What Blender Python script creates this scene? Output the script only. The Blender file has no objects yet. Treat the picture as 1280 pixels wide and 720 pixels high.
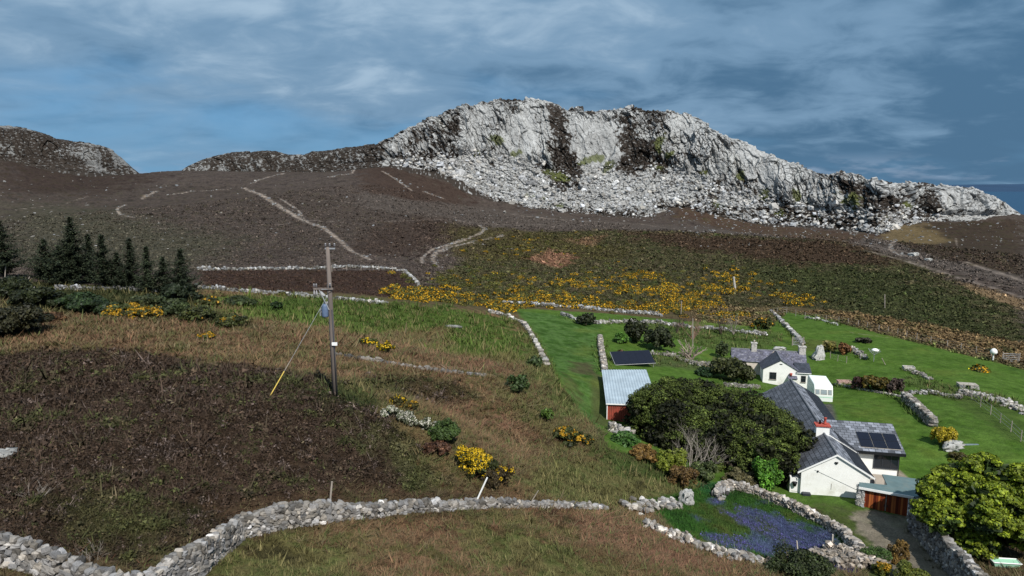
import bpy, bmesh, math, random
import numpy as np
from mathutils import Vector, Matrix, Euler

# ------------------------------------------------------------------ camera, sky, sun
scene = bpy.context.scene
col = scene.collection
FPX = 854.0                      # focal length in pixels of a 1280 wide frame
PITCH = math.radians(8.65)
cam_d = bpy.data.cameras.new('camera'); cam = bpy.data.objects.new('camera', cam_d); col.objects.link(cam)
cam.location = (0, 0, 0); cam.rotation_euler = (math.radians(90) - PITCH, 0, 0)
cam_d.sensor_width = 36.0; cam_d.lens = 36.0 * FPX / 1280.0
cam_d.clip_start = 0.5; cam_d.clip_end = 90000
scene.camera = cam

SUN_EL = math.radians(47); SUN_AZ = math.atan2(0.38, -0.92)      # azimuth measured from +Y towards +X
sdir = Vector((math.sin(SUN_AZ) * math.cos(SUN_EL), math.cos(SUN_AZ) * math.cos(SUN_EL), math.sin(SUN_EL)))
sun_d = bpy.data.lights.new('sun', 'SUN'); sun = bpy.data.objects.new('sun', sun_d); col.objects.link(sun)
sun_d.energy = 4.2; sun_d.angle = math.radians(0.55); sun_d.color = (1.0, 0.955, 0.89)
sun.rotation_euler = (-sdir).to_track_quat('-Z', 'Y').to_euler()

scene.view_settings.view_transform = 'Standard'
scene.view_settings.look = 'None'
scene.view_settings.exposure = 0.4
scene.view_settings.gamma = 1.0

world = bpy.data.worlds.new('World'); scene.world = world; world.use_nodes = True
nt = world.node_tree; nt.nodes.clear(); N = nt.nodes.new; L = nt.links.new
def wmath(op, a, b=None, c=None):
    n = N('ShaderNodeMath'); n.operation = op
    for i, s in enumerate((a, b, c)):
        if s is None: continue
        if isinstance(s, (int, float)): n.inputs[i].default_value = s
        else: L(s, n.inputs[i])
    return n.outputs[0]
def wmix(f, a, b):
    n = N('ShaderNodeMix'); n.data_type = 'RGBA'; n.clamp_factor = True
    for k, s in ((0, f), (6, a), (7, b)):
        if isinstance(s, (int, float)): n.inputs[k].default_value = s
        elif isinstance(s, tuple): n.inputs[k].default_value = (*s, 1)
        else: L(s, n.inputs[k])
    return n.outputs[2]
def wrange(x, a, b):
    n = N('ShaderNodeMapRange'); n.interpolation_type = 'SMOOTHSTEP'; L(x, n.inputs[0])
    n.inputs[1].default_value = a; n.inputs[2].default_value = b
    return n.outputs[0]
sky = N('ShaderNodeTexSky'); sky.sky_type = 'NISHITA'; sky.sun_disc = False
sky.sun_elevation = SUN_EL; sky.sun_rotation = SUN_AZ; sky.altitude = 100
sky.air_density = 1.0; sky.dust_density = 0.5; sky.ozone_density = 1.5
tc = N('ShaderNodeTexCoord'); sep = N('ShaderNodeSeparateXYZ'); L(tc.outputs['Generated'], sep.inputs[0])
sx, sy, sz = sep.outputs
den = wmath('ADD', wmath('MAXIMUM', sz, 0.0), 0.24)              # flat cloud layer seen in perspective
cx_ = wmath('DIVIDE', sx, den); cy_ = wmath('DIVIDE', sy, den)
def cloud_noise(sxy, off, detail, rough, dist=0.0, stretch=1.0):
    cmb = N('ShaderNodeCombineXYZ'); L(wmath('MULTIPLY', cx_, sxy * stretch), cmb.inputs[0]); L(wmath('MULTIPLY', cy_, sxy), cmb.inputs[1]); cmb.inputs[2].default_value = off
    n = N('ShaderNodeTexNoise'); n.inputs['Scale'].default_value = 1.0; n.inputs['Detail'].default_value = detail
    n.inputs['Roughness'].default_value = rough; n.inputs['Distortion'].default_value = dist
    L(cmb.outputs[0], n.inputs['Vector']); return n.outputs['Fac']
big = cloud_noise(0.55, 3.7, 3, 0.5, 0.3)
mid = cloud_noise(1.7, 33.3, 4, 0.5, 0.4, 0.9)
fine = cloud_noise(4.2, 1.3, 6, 0.55, 0.5, 0.9)
# amount of cloud: more to the right and overhead, a clear band low on the left
cover = wmath('ADD', wmath('MULTIPLY', sx, 0.42), wmath('MULTIPLY', sz, 2.6))
cover = wmath('ADD', cover, wmath('MULTIPLY', wmath('SUBTRACT', mid, 0.5), 1.1))
cover = wmath('ADD', cover, wmath('MULTIPLY', wmath('SUBTRACT', big, 0.5), 0.5))
cfac = wrange(cover, -0.28, 0.30)
bright = wmath('ADD', wmath('MULTIPLY', wmath('SUBTRACT', fine, 0.5), 2.1), wmath('MULTIPLY', wmath('SUBTRACT', mid, 0.5), 2.2))
bright = wmath('ADD', bright, wmath('MULTIPLY', wmath('SUBTRACT', cloud_noise(11.0, 2.2, 6, 0.6, 0.2, 0.8), 0.5), 0.45))
bright = wmath('SUBTRACT', wmath('ADD', bright, 0.02), wmath('MULTIPLY', wmath('MAXIMUM', wmath('SUBTRACT', sx, 0.04), 0.0), 1.35))
bright = wmath('ADD', bright, wmath('MULTIPLY', wmath('SUBTRACT', sz, 0.12), 1.5))
cl_col = wmix(wrange(bright, -0.85, 0.08), (0.80, 1.75, 2.95), (2.1, 3.5, 5.1))
cl_col = wmix(wrange(bright, -0.02, 0.95), cl_col, (4.3, 5.8, 7.3))
low = wmix(wrange(sz, -0.01, 0.20), (1.35, 3.5, 5.9), (1.9, 4.6, 8.0))   # clear air near the horizon
clear = wmix(0.92, sky.outputs[0], low)
skyc = wmix(wmath('MULTIPLY', cfac, 0.93), clear, cl_col)
# thin pinkish bank of cloud just above the sea
bank = cloud_noise(3.0, 5.5, 4, 0.6)
bm_ = wmath('MULTIPLY', wrange(sz, 0.0, 0.012), wmath('SUBTRACT', 1.0, wrange(sz, 0.018, 0.045)))
skyc = wmix(wmath('MULTIPLY', wmath('MULTIPLY', bm_, wrange(bank, 0.45, 0.62)), 0.5), skyc, (3.4, 4.4, 5.9))
bg = N('ShaderNodeBackground'); bg.inputs[1].default_value = 0.0685
L(skyc, bg.inputs[0])
wo = N('ShaderNodeOutputWorld'); L(bg.outputs[0], wo.inputs[0])

scene.render.engine = 'CYCLES'
scene.cycles.max_bounces = 4; scene.cycles.diffuse_bounces = 2
# ------------------------------------------------------------------ helpers
rng = np.random.default_rng(7)
def tag(o, label=None, cat=None, group=None, kind=None):
    if label: o['label'] = label
    if cat: o['category'] = cat
    if group: o['group'] = group
    if kind: o['kind'] = kind
    return o
_mats = {}
def noise_np(x, y, z=0.0, seed=0):
    """Perlin gradient noise, about -1..1, on numpy arrays"""
    x = np.asarray(x, np.float64); y = np.asarray(y, np.float64); z = np.zeros_like(x) + z
    xi = np.floor(x).astype(np.int64); yi = np.floor(y).astype(np.int64); zi = np.floor(z).astype(np.int64)
    xf = x - xi; yf = y - yi; zf = z - zi
    u = xf**3*(xf*(xf*6-15)+10); v = yf**3*(yf*(yf*6-15)+10); w = zf**3*(zf*(zf*6-15)+10)
    P = _perm(seed)
    def g(i, j, k, a, b, c):
        h = P[(P[(P[(xi+i) & 255] + yi + j) & 255] + zi + k) & 255]
        G = _GR[h & 15]
        return G[..., 0]*a + G[..., 1]*b + G[..., 2]*c
    def lerp(a, b, t): return a + t*(b-a)
    x00 = lerp(g(0,0,0,xf,yf,zf), g(1,0,0,xf-1,yf,zf), u); x10 = lerp(g(0,1,0,xf,yf-1,zf), g(1,1,0,xf-1,yf-1,zf), u)
    x01 = lerp(g(0,0,1,xf,yf,zf-1), g(1,0,1,xf-1,yf,zf-1), u); x11 = lerp(g(0,1,1,xf,yf-1,zf-1), g(1,1,1,xf-1,yf-1,zf-1), u)
    return lerp(lerp(x00, x10, v), lerp(x01, x11, v), w)
_GR = np.array([[1,1,0],[-1,1,0],[1,-1,0],[-1,-1,0],[1,0,1],[-1,0,1],[1,0,-1],[-1,0,-1],[0,1,1],[0,-1,1],[0,1,-1],[0,-1,-1],[1,1,0],[-1,1,0],[0,-1,1],[0,-1,-1]], float)
_pc = {}
def _perm(seed):
    if seed not in _pc: _pc[seed] = np.random.default_rng(seed+100).permutation(256)
    return _pc[seed]
def fbm(x, y, oct=4, seed=0, z=0.0, gain=0.5):
    a = 1.0; s = 0; f = 1.0; t = 0
    for i in range(oct):
        s = s + a*noise_np(x*f, y*f, z*f, seed+i); t += a; a *= gain; f *= 2.03
    return s/t
def cell(x, y, seed=0):
    """2D Worley noise: nearest distance, second distance, random id of the cell, vector to the cell point"""
    xi = np.floor(x).astype(np.int64); yi = np.floor(y).astype(np.int64); P = _perm(seed)
    d1 = np.full(x.shape, 9.0); d2 = d1.copy(); idd = np.zeros(x.shape); vx = np.zeros(x.shape); vy = np.zeros(x.shape)
    for i in (-1,0,1):
        for j in (-1,0,1):
            h = P[(P[(xi+i) & 255] + yi + j) & 255]; h2 = P[(h + 57) & 255]
            px_ = i + h/255.0; py_ = j + h2/255.0
            dx = px_ - (x-xi); dy = py_ - (y-yi); d = np.sqrt(dx*dx+dy*dy)
            m = d < d1
            d2 = np.where(m, d1, np.minimum(d2, d)); idd = np.where(m, P[(h2+h) & 255]/255.0, idd)
            vx = np.where(m, dx, vx); vy = np.where(m, dy, vy); d1 = np.where(m, d, d1)
    return d1, d2, idd, vx, vy
def sstep(a, b, x):
    t = np.clip((x-a)/(b-a), 0, 1); return t*t*(3-2*t)

def mesh_np(name, V, F, mat=None, cols=None, smooth=False, parent=None, mats=None, midx=None):
    """one object from numpy arrays: V (n,3), F (m,k); cols (n,3) point colours"""
    V = np.ascontiguousarray(V, np.float32); F = np.ascontiguousarray(F, np.int32); m, k = F.shape
    me = bpy.data.meshes.new(name)
    me.vertices.add(len(V)); me.vertices.foreach_set('co', V.ravel())
    me.loops.add(m*k); me.loops.foreach_set('vertex_index', F.ravel())
    me.polygons.add(m); me.polygons.foreach_set('loop_start', np.arange(0, m*k, k, dtype=np.int32))
    me.polygons.foreach_set('loop_total', np.full(m, k, np.int32))
    me.polygons.foreach_set('use_smooth', np.full(m, smooth, bool))
    if cols is not None:
        a = me.color_attributes.new('Col', 'FLOAT_COLOR', 'POINT')
        c = np.ones((len(V), 4), np.float32); c[:, :3] = cols; a.data.foreach_set('color', c.ravel())
    if mats:
        for mm in mats: me.materials.append(mm)
        if midx is not None: me.polygons.foreach_set('material_index', np.ascontiguousarray(midx, np.int32))
    elif mat: me.materials.append(mat)
    me.update(calc_edges=True)
    o = bpy.data.objects.new(name, me); col.objects.link(o)
    if parent: o.parent = parent
    return o
def empty(name, loc, rz=0.0):
    o = bpy.data.objects.new(name, None); col.objects.link(o); o.location = loc; o.rotation_euler = (0, 0, rz); o.empty_display_size = 0.3
    return o

class MB:
    """collects boxes, prisms, tubes into one mesh"""
    def __init__(s): s.v = []; s.f = []
    def add(s, vs, fs):
        b = len(s.v); s.v += [tuple(v) for v in vs]; s.f += [tuple(i+b for i in f) for f in fs]; return s
    def box(s, x0, x1, y0, y1, z0, z1):
        return s.add([(x0,y0,z0),(x1,y0,z0),(x1,y1,z0),(x0,y1,z0),(x0,y0,z1),(x1,y0,z1),(x1,y1,z1),(x0,y1,z1)],
              [(0,3,2,1),(4,5,6,7),(0,1,5,4),(1,2,6,5),(2,3,7,6),(3,0,4,7)])
    def hexa(s, lo, hi):
        """bottom and top quads, both anticlockwise seen from above"""
        return s.add(list(lo)+list(hi), [(3,2,1,0),(4,5,6,7),(0,1,5,4),(1,2,6,5),(2,3,7,6),(3,0,4,7)])
    def slab(s, quad, t):
        """thick sheet: quad anticlockwise from outside, t thickness inwards"""
        q = [Vector(p) for p in quad]; n = (q[1]-q[0]).cross(q[2]-q[0]).normalized()
        lo = [p - n*t for p in q]; return s.hexa(lo, q)
    def poly(s, pts, z0, z1):
        n = len(pts); v = [(x,y,z0) for x,y in pts]+[(x,y,z1) for x,y in pts]
        return s.add(v, [tuple(range(n-1,-1,-1)), tuple(range(n,2*n))]+[(i,(i+1)%n,n+(i+1)%n,n+i) for i in range(n)])
    def tube(s, pts, r, n=8, caps=True):
        pts = [Vector(p) for p in pts]; r = r if isinstance(r, (list, tuple)) else [r]*len(pts); b = len(s.v)
        for i, p in enumerate(pts):
            d = (pts[min(i+1,len(pts)-1)]-pts[max(i-1,0)]).normalized()
            a = d.orthogonal().normalized() if i == 0 else (a - d*a.dot(d)).normalized()
            c = d.cross(a)
            for k in range(n):
                t = 2*math.pi*k/n; s.v.append(tuple(p + (a*math.cos(t)+c*math.sin(t))*r[i]))
        for i in range(len(pts)-1):
            for k in range(n):
                s.f.append((b+i*n+k, b+i*n+(k+1)%n, b+(i+1)*n+(k+1)%n, b+(i+1)*n+k))
        if caps:
            s.f.append(tuple(b+k for k in range(n-1,-1,-1))); e = b+(len(pts)-1)*n; s.f.append(tuple(e+k for k in range(n)))
        return s
    def lathe(s, prof, cx=0, cy=0, n=16):
        b = len(s.v)
        for r, z in prof:
            for k in range(n):
                t = 2*math.pi*k/n; s.v.append((cx+r*math.cos(t), cy+r*math.sin(t), z))
        for i in range(len(prof)-1):
            for k in range(n): s.f.append((b+i*n+k, b+i*n+(k+1)%n, b+(i+1)*n+(k+1)%n, b+(i+1)*n+k))
        s.f.append(tuple(b+k for k in range(n-1,-1,-1))); e = b+(len(prof)-1)*n; s.f.append(tuple(e+k for k in range(n)))
        return s
    def build(s, name, mat, parent=None, smooth=False, bevel=0.0, loc=None):
        me = bpy.data.meshes.new(name); me.from_pydata(s.v, [], s.f); me.materials.append(mat)
        bm = bmesh.new(); bm.from_mesh(me); bmesh.ops.recalc_face_normals(bm, faces=bm.faces)
        if bevel: bmesh.ops.bevel(bm, geom=list(bm.edges), offset=bevel, segments=1, affect='EDGES', clamp_overlap=True)
        for f in bm.faces: f.smooth = smooth
        bm.to_mesh(me); bm.free()
        o = bpy.data.objects.new(name, me); col.objects.link(o)
        if parent: o.parent = parent
        if loc is not None: o.location = loc
        return o

# ---- materials
def newmat(name):
    m = bpy.data.materials.new(name); m.use_nodes = True; nt = m.node_tree; b = nt.nodes['Principled BSDF']
    b.inputs['Specular IOR Level'].default_value = 0.25
    return m, nt, b
def nd(nt, t, **kw):
    n = nt.nodes.new(t)
    for k, v in kw.items(): setattr(n, k, v)
    return n
def solid(name, c, rough=0.8, var=0.15, scale=3.0, metal=0.0, spec=0.25, dirt=None, bump=0.0, bscale=20.0, stretch=(1,1,1)):
    """plain colour broken by two scales of noise, optional dirt colour in blotches"""
    m, nt, b = newmat(name); L = nt.links.new
    t = nd(nt, 'ShaderNodeTexCoord'); mp = nd(nt, 'ShaderNodeMapping'); mp.inputs['Scale'].default_value = stretch; L(t.outputs['Object'], mp.inputs[0])
    n1 = nd(nt, 'ShaderNodeTexNoise'); n1.inputs['Scale'].default_value = scale; n1.inputs['Detail'].default_value = 6; L(mp.outputs[0], n1.inputs['Vector'])
    r = nd(nt, 'ShaderNodeMapRange'); r.inputs[1].default_value = 0.3; r.inputs[2].default_value = 0.7; r.inputs[3].default_value = 1-var; r.inputs[4].default_value = 1+var; L(n1.outputs['Fac'], r.inputs[0])
    mx = nd(nt, 'ShaderNodeVectorMath', operation='SCALE'); mx.inputs[0].default_value = c; L(r.outputs[0], mx.inputs['Scale'])
    out = mx.outputs[0]
    if dirt:
        n2 = nd(nt, 'ShaderNodeTexNoise'); n2.inputs['Scale'].default_value = scale*0.6; n2.inputs['Detail'].default_value = 8; n2.inputs['Roughness'].default_value = 0.65; L(mp.outputs[0], n2.inputs['Vector'])
        r2 = nd(nt, 'ShaderNodeMapRange'); r2.inputs[1].default_value = 0.5; r2.inputs[2].default_value = 0.72; L(n2.outputs['Fac'], r2.inputs[0])
        mm = nd(nt, 'ShaderNodeMix', data_type='RGBA'); L(r2.outputs[0], mm.inputs[0]); L(out, mm.inputs[6]); mm.inputs[7].default_value = (*dirt, 1); out = mm.outputs[2]
    L(out, b.inputs['Base Color']); b.inputs['Roughness'].default_value = rough; b.inputs['Metallic'].default_value = metal; b.inputs['Specular IOR Level'].default_value = spec
    if bump:
        n3 = nd(nt, 'ShaderNodeTexNoise'); n3.inputs['Scale'].default_value = bscale; n3.inputs['Detail'].default_value = 4; L(mp.outputs[0], n3.inputs['Vector'])
        bp = nd(nt, 'ShaderNodeBump'); bp.inputs['Strength'].default_value = bump; bp.inputs['Distance'].default_value = 0.05; L(n3.outputs['Fac'], bp.inputs['Height']); L(bp.outputs[0], b.inputs['Normal'])
    return m
def vcol(name, rough=0.85, var=0.2, scale=4.0, spec=0.2, bump=0.0, bscale=6.0, bdist=0.1, trans=0.0, fine=0.0, fscale=30.0):
    """base colour from the mesh's own colour attribute, broken up by noise"""
    m, nt, b = newmat(name); L = nt.links.new
    a = nd(nt, 'ShaderNodeVertexColor'); a.layer_name = 'Col'
    t = nd(nt, 'ShaderNodeTexCoord')
    n1 = nd(nt, 'ShaderNodeTexNoise'); n1.inputs['Scale'].default_value = scale; n1.inputs['Detail'].default_value = 8; n1.inputs['Roughness'].default_value = 0.65; L(t.outputs['Object'], n1.inputs['Vector'])
    r = nd(nt, 'ShaderNodeMapRange'); r.inputs[1].default_value = 0.32; r.inputs[2].default_value = 0.68; r.inputs[3].default_value = 1-var; r.inputs[4].default_value = 1+var; L(n1.outputs['Fac'], r.inputs[0])
    mx = nd(nt, 'ShaderNodeVectorMath', operation='SCALE'); L(a.outputs['Color'], mx.inputs[0]); L(r.outputs[0], mx.inputs['Scale'])
    out = mx.outputs[0]
    if fine:
        n2 = nd(nt, 'ShaderNodeTexNoise'); n2.inputs['Scale'].default_value = fscale; n2.inputs['Detail'].default_value = 3; L(t.outputs['Object'], n2.inputs['Vector'])
        r2 = nd(nt, 'ShaderNodeMapRange'); r2.inputs[1].default_value = 0.3; r2.inputs[2].default_value = 0.7; r2.inputs[3].default_value = 1-fine; r2.inputs[4].default_value = 1+fine; L(n2.outputs['Fac'], r2.inputs[0])
        m2 = nd(nt, 'ShaderNodeVectorMath', operation='SCALE'); L(out, m2.inputs[0]); L(r2.outputs[0], m2.inputs['Scale']); out = m2.outputs[0]
    L(out, b.inputs['Base Color']); b.inputs['Roughness'].default_value = rough; b.inputs['Specular IOR Level'].default_value = spec
    if bump:
        n3 = nd(nt, 'ShaderNodeTexNoise'); n3.inputs['Scale'].default_value = bscale; n3.inputs['Detail'].default_value = 8; n3.inputs['Roughness'].default_value = 0.6; L(t.outputs['Object'], n3.inputs['Vector'])
        bp = nd(nt, 'ShaderNodeBump'); bp.inputs['Strength'].default_value = bump; bp.inputs['Distance'].default_value = bdist; L(n3.outputs['Fac'], bp.inputs['Height']); L(bp.outputs[0], b.inputs['Normal'])
    if trans:
        tr = nd(nt, 'ShaderNodeBsdfTranslucent'); L(out, tr.inputs[0]); ms = nd(nt, 'ShaderNodeMixShader'); ms.inputs[0].default_value = trans
        L(b.outputs[0], ms.inputs[1]); L(tr.outputs[0], ms.inputs[2]); L(ms.outputs[0], nt.nodes['Material Output'].inputs[0])
    return m

# ---- photograph pixel -> direction / point (camera at the origin, looking along +Y, pitched down)
cT, sT = math.cos(PITCH), math.sin(PITCH)
def ray(u, v):
    x = (u-640)/FPX; y = (360-v)/FPX
    return np.array([x, cT+y*sT, -sT+y*cT])
def PY(u, v, Y): r = ray(u, v); return r*(Y/r[1])
def Pz(u, v, z): r = ray(u, v); return r*(z/r[2])
# ------------------------------------------------------------------ terrain
# surveyed spots: pixel, forward distance Y in metres -> height
CP = [(0,720,19),(120,760,19),(320,720,22.5),(640,720,26),(900,720,32.6),(1180,720,38),(1300,720,38),(1420,700,41),(-140,720,19),
(1038,628,49),(1000,618,51.2),(1160,700,41),(470,640,30),(720,635,36),(800,640,41),(300,672,25.5),(400,650,28),
(900,660,41),(850,625,46),(1000,690,42),(1060,690,41.5),(418,493,41),(200,600,27.6),(0,600,26.5),(-150,600,26.5),(100,500,38),(300,500,37),
(0,430,52),(100,430,52),(300,400,70),(150,380,75),(120,358,85),(0,345,85),(-150,350,85),(200,362,86),(250,375,84),
(600,540,47),(700,560,50),(800,570,53),(850,580,55),(500,500,43),(560,520,43.5),(620,470,62),(700,480,70),(560,440,72),(450,410,82),(430,450,56),(640,400,110),(700,440,92),
(750,520,68),(740,400,120),(560,380,110),(400,365,120),(640,380,130),(770,522,68),(830,440,100),(900,500,76),(900,560,62),(950,600,54),
(985,484,91),(1010,486,91),(930,460,98),(1060,480,88),(1100,500,80),(1100,560,63),(1200,580,60),(1300,560,63),(1400,600,58),
(1124,597,56.5),(1250,640,49),(980,392,145),(1280,460,100),(1400,480,97),(1130,430,112),(1280,420,120),(1400,420,124),
(850,290,270),(760,287,280),(1050,300,240),(1150,330,190),(1280,385,140),(1380,420,122),(1000,360,175),(850,350,190),(900,320,225),(940,380,156),
(700,305,262),(600,330,200),(700,350,180),(500,350,150),(350,335,160),(200,320,180),(100,325,165),(450,300,220),(300,270,270),(300,237,330),
(100,280,250),(50,225,330),(0,200,352),(-150,200,352),(-80,280,250),(120,225,350),(165,219,385),(195,218,400),(225,219,410),(350,215,395),
(500,209,372),(440,214,385),(400,228,330),(520,215,370),(574,226,360),(600,243,355),(640,256,350),(715,266,346),(810,270,346),(600,262,330),(500,250,300),
(850,259,350),(883,265,346),(951,280,338),(1018,283,330),(1098,293,300),(1152,276,318),(1220,276,325),(1272,268,330),(1330,290,320),(1420,300,315),
(700,285,300),(900,290,300),(1000,293,290),(1280,330,200),(1200,310,240),(1400,340,195),(1340,280,330),
(620,350,165),(560,310,225)]
def uvY(u, v, Y): p = PY(u, v, Y); return (math.atan2(p[0], p[1]), math.log(math.hypot(p[0], p[1])), p[2])
cp = [uvY(*c) for c in CP]
# behind the hill and behind the camera (unseen): falls away to the sea
for azd, r, z in [(a, 470, z) for a, z in ((-55,0),(-40,8),(-30,-6),(-20,2),(-8,6),(4,6),(14,2),(24,-8),(34,-22),(45,-26))]:
    cp.append((math.radians(azd), math.log(r), z))
for azd, z in ((-60,-9),(-30,-10),(0,-14),(30,-20),(60,-24)): cp.append((math.radians(azd), math.log(9), z))
cp = np.array(cp)
def tps_fit(C, lam=2e-4):
    n = len(C); d2 = (C[:,None,0]-C[None,:,0])**2 + (C[:,None,1]-C[None,:,1])**2
    K = 0.5*d2*np.log(d2+1e-12) + lam*np.eye(n); Pm = np.c_[np.ones(n), C[:,:2]]
    A = np.zeros((n+3, n+3)); A[:n,:n] = K; A[:n,n:] = Pm; A[n:,:n] = Pm.T
    return np.linalg.solve(A, np.r_[C[:,2], 0, 0, 0])
W_ = tps_fit(cp)
def tps(a, l):
    o = np.empty(a.shape); af = a.ravel(); lf = l.ravel(); of = o.ravel()
    for s in range(0, len(af), 40000):
        A = af[s:s+40000]; B = lf[s:s+40000]
        d2 = (A[:,None]-cp[None,:,0])**2 + (B[:,None]-cp[None,:,1])**2
        of[s:s+40000] = (0.5*d2*np.log(d2+1e-12)) @ W_[:-3] + W_[-3] + W_[-2]*A + W_[-1]*B
    return of.reshape(a.shape)
A0, A1 = math.radians(-52), math.radians(52)
L0, L1 = math.log(7.0), math.log(520.0)
ca = np.linspace(A0, A1, 260); cl = np.linspace(L0, L1, 260)
CG = tps(*np.meshgrid(ca, cl, indexing='ij'))
def bil(G, a, l):
    x = np.clip((a-A0)/(A1-A0)*(G.shape[0]-1), 0, G.shape[0]-1.0001); y = np.clip((l-L0)/(L1-L0)*(G.shape[1]-1), 0, G.shape[1]-1.0001)
    i = x.astype(int); j = y.astype(int); fx = x-i; fy = y-j
    return (G[i,j]*(1-fx)+G[i+1,j]*fx)*(1-fy) + (G[i,j+1]*(1-fx)+G[i+1,j+1]*fx)*fy
def base_h(x, y):
    x = np.asarray(x, float); y = np.asarray(y, float)
    return bil(CG, np.arctan2(x, y), np.log(np.hypot(x, y)))
_rs = np.exp(np.linspace(math.log(10), math.log(515), 1600))
def hit(u, v, lift=0.0, G=None):
    """where the line of sight through pixel (u, v) meets the ground"""
    d = ray(u, v); h = math.hypot(d[0], d[1]); az = math.atan2(d[0], d[1])
    z = bil(CG if G is None else G, np.full(_rs.shape, az), np.log(_rs)) + lift
    k = np.nonzero(_rs*d[2]/h <= z)[0]
    i = k[0] if len(k) else len(_rs)-1
    r = _rs[i]
    if i > 0 and len(k):
        f0 = _rs[i-1]*d[2]/h - z[i-1]; f1 = _rs[i]*d[2]/h - z[i]; t = f0/(f0-f1+1e-9); r = _rs[i-1] + t*(_rs[i]-_rs[i-1])
    return np.array([r*d[0]/h, r*d[1]/h, r*d[2]/h])

NA, NR = 1500, 1150
ga = np.linspace(A0, A1, NA); gl = np.linspace(L0, L1, NR)
GA, GL = np.meshgrid(ga, gl, indexing='ij')
GR = np.exp(GL); GX = GR*np.sin(GA); GY = GR*np.cos(GA)
GZ = bil(CG, GA, GL)
# colour layers
def lin(r, g, b):
    f = lambda c: (c/255/12.92) if c/255 <= .04045 else ((c/255+.055)/1.055)**2.4
    return np.array([f(r), f(g), f(b)])
n_big = fbm(GX/18, GY/18, 4, 1); n_mid = fbm(GX/4, GY/4, 4, 11); n_sml = fbm(GX/1.1, GY/1.1, 3, 21); n_scr = fbm(GA*60, GL*60, 4, 31)
n_w1 = fbm(GX/9+3, GY/9, 4, 51); n_w2 = fbm(GA*25+9, GL*25, 5, 61, gain=0.65)
def cov(*cs):
    """blend of a few colours by noise"""
    cs = [lin(*c) for c in cs]
    t = np.clip((0.55*n_mid + 0.45*n_sml + 0.3*n_scr)*1.7 + 0.5, 0, 0.999)*(len(cs)-1); i = t.astype(int); f = (t-i)[..., None]
    cs = np.array(cs); return cs[i]*(1-f) + cs[np.minimum(i+1, len(cs)-1)]*f
C = cov((60,52,48),(76,67,62),(88,78,72),(72,66,54)).copy()
ROUGH = np.full(GX.shape, 0.25); TUFT = np.zeros(GX.shape, np.int8)      # tuft: 0 none 1 heather 2 bracken 3 grass 4 lawn 5 bluebell 6 moor
TUFT[:] = 6
def poly_uv(pts, dens=30.0):
    """photo outline -> ground outline in (azimuth, log distance)"""
    out = []
    for i in range(len(pts)):
        a = np.array(pts[i], float); b = np.array(pts[(i+1) % len(pts)], float); k = max(1, int(np.hypot(*(b-a))/dens))
        for t in range(k):
            p = hit(*(a+(b-a)*t/k)); out.append((math.atan2(p[0], p[1]), math.log(math.hypot(p[0], p[1]))))
    return np.array(out)
def mask_poly(pts, feather=0.01, wob=0.0, rounds=30.0):
    Q = poly_uv(pts, rounds); pad = feather*2+wob+0.02
    i0, i1 = np.searchsorted(ga, [Q[:,0].min()-pad, Q[:,0].max()+pad]); j0, j1 = np.searchsorted(gl, [Q[:,1].min()-pad, Q[:,1].max()+pad])
    M = np.zeros(GX.shape)
    sl = (slice(i0, i1), slice(j0, j1)); a = GA[sl]; l = GL[sl]
    if a.size == 0: return M
    if wob: a = a + wob*2.2*(n_scr[sl]+0.8*n_mid[sl]+0.6*n_w1[sl]); l = l + wob*3.0*(n_mid[sl]*0.7+n_w2[sl]+0.5*n_sml[sl])
    ins = np.zeros(a.shape, bool); dd = np.full(a.shape, 9.0)
    for k in range(len(Q)):
        x0, y0 = Q[k]; x1, y1 = Q[(k+1) % len(Q)]; ex = x1-x0; ey = y1-y0; e2 = ex*ex+ey*ey+1e-15
        t = np.clip(((a-x0)*ex+(l-y0)*ey)/e2, 0, 1); d = np.hypot(a-x0-t*ex, l-y0-t*ey); dd = np.minimum(dd, d)
        c = ((y0 > l) != (y1 > l)); ins ^= c & (a < ex*(l-y0)/(ey if abs(ey) > 1e-12 else 1e-12) + x0)
    sd = np.where(ins, dd, -dd); M[sl] = sstep(-feather, feather, sd)
    return M
def mask_line(pts, w, feather=0.5, wob=0.0):
    """ribbon w metres wide along a photo polyline"""
    P = np.array([hit(*p)[:2] for p in pts]); M = np.zeros(GX.shape)
    r = np.hypot(P[:,0], P[:,1]); az = np.arctan2(P[:,0], P[:,1]); pad = 0.05
    i0, i1 = np.searchsorted(ga, [az.min()-pad, az.max()+pad]); j0, j1 = np.searchsorted(gl, [np.log(r.min())-pad, np.log(r.max())+pad]); sl = (slice(i0, i1), slice(j0, j1))
    x = GX[sl] + wob*n_mid[sl]; y = GY[sl] + wob*n_sml[sl]; dd = np.full(x.shape, 999.0)
    for k in range(len(P)-1):
        e = P[k+1]-P[k]; t = np.clip(((x-P[k,0])*e[0]+(y-P[k,1])*e[1])/(e@e+1e-9), 0, 1); dd = np.minimum(dd, np.hypot(x-P[k,0]-t*e[0], y-P[k,1]-t*e[1]))
    M[sl] = 1-sstep(w/2-feather*w/2, w/2+feather*w/2, dd); return M
def paint(M, colr, amt=1.0, tuft=None, rough=None, breakup=None):
    global C, ROUGH
    m = M*amt
    if breakup is not None: m = m*sstep(breakup[0], breakup[1], breakup[2])
    C = C*(1-m[..., None]) + colr*m[..., None]
    if tuft is not None: TUFT[m > 0.5] = tuft
    if rough is not None: ROUGH = ROUGH*(1-m) + rough*m
mix3 = 0.6*n_mid+0.4*n_sml
HEATHER = cov((42,32,25),(56,44,34),(70,56,48),(58,57,34))
BRACKEN = cov((80,60,44),(120,92,68),(136,108,82),(88,86,48),(112,84,62))
GRASS = cov((50,60,30),(74,90,42),(94,106,58),(66,78,38))
BRGREEN = cov((56,82,28),(70,98,34),(88,104,46))
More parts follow.
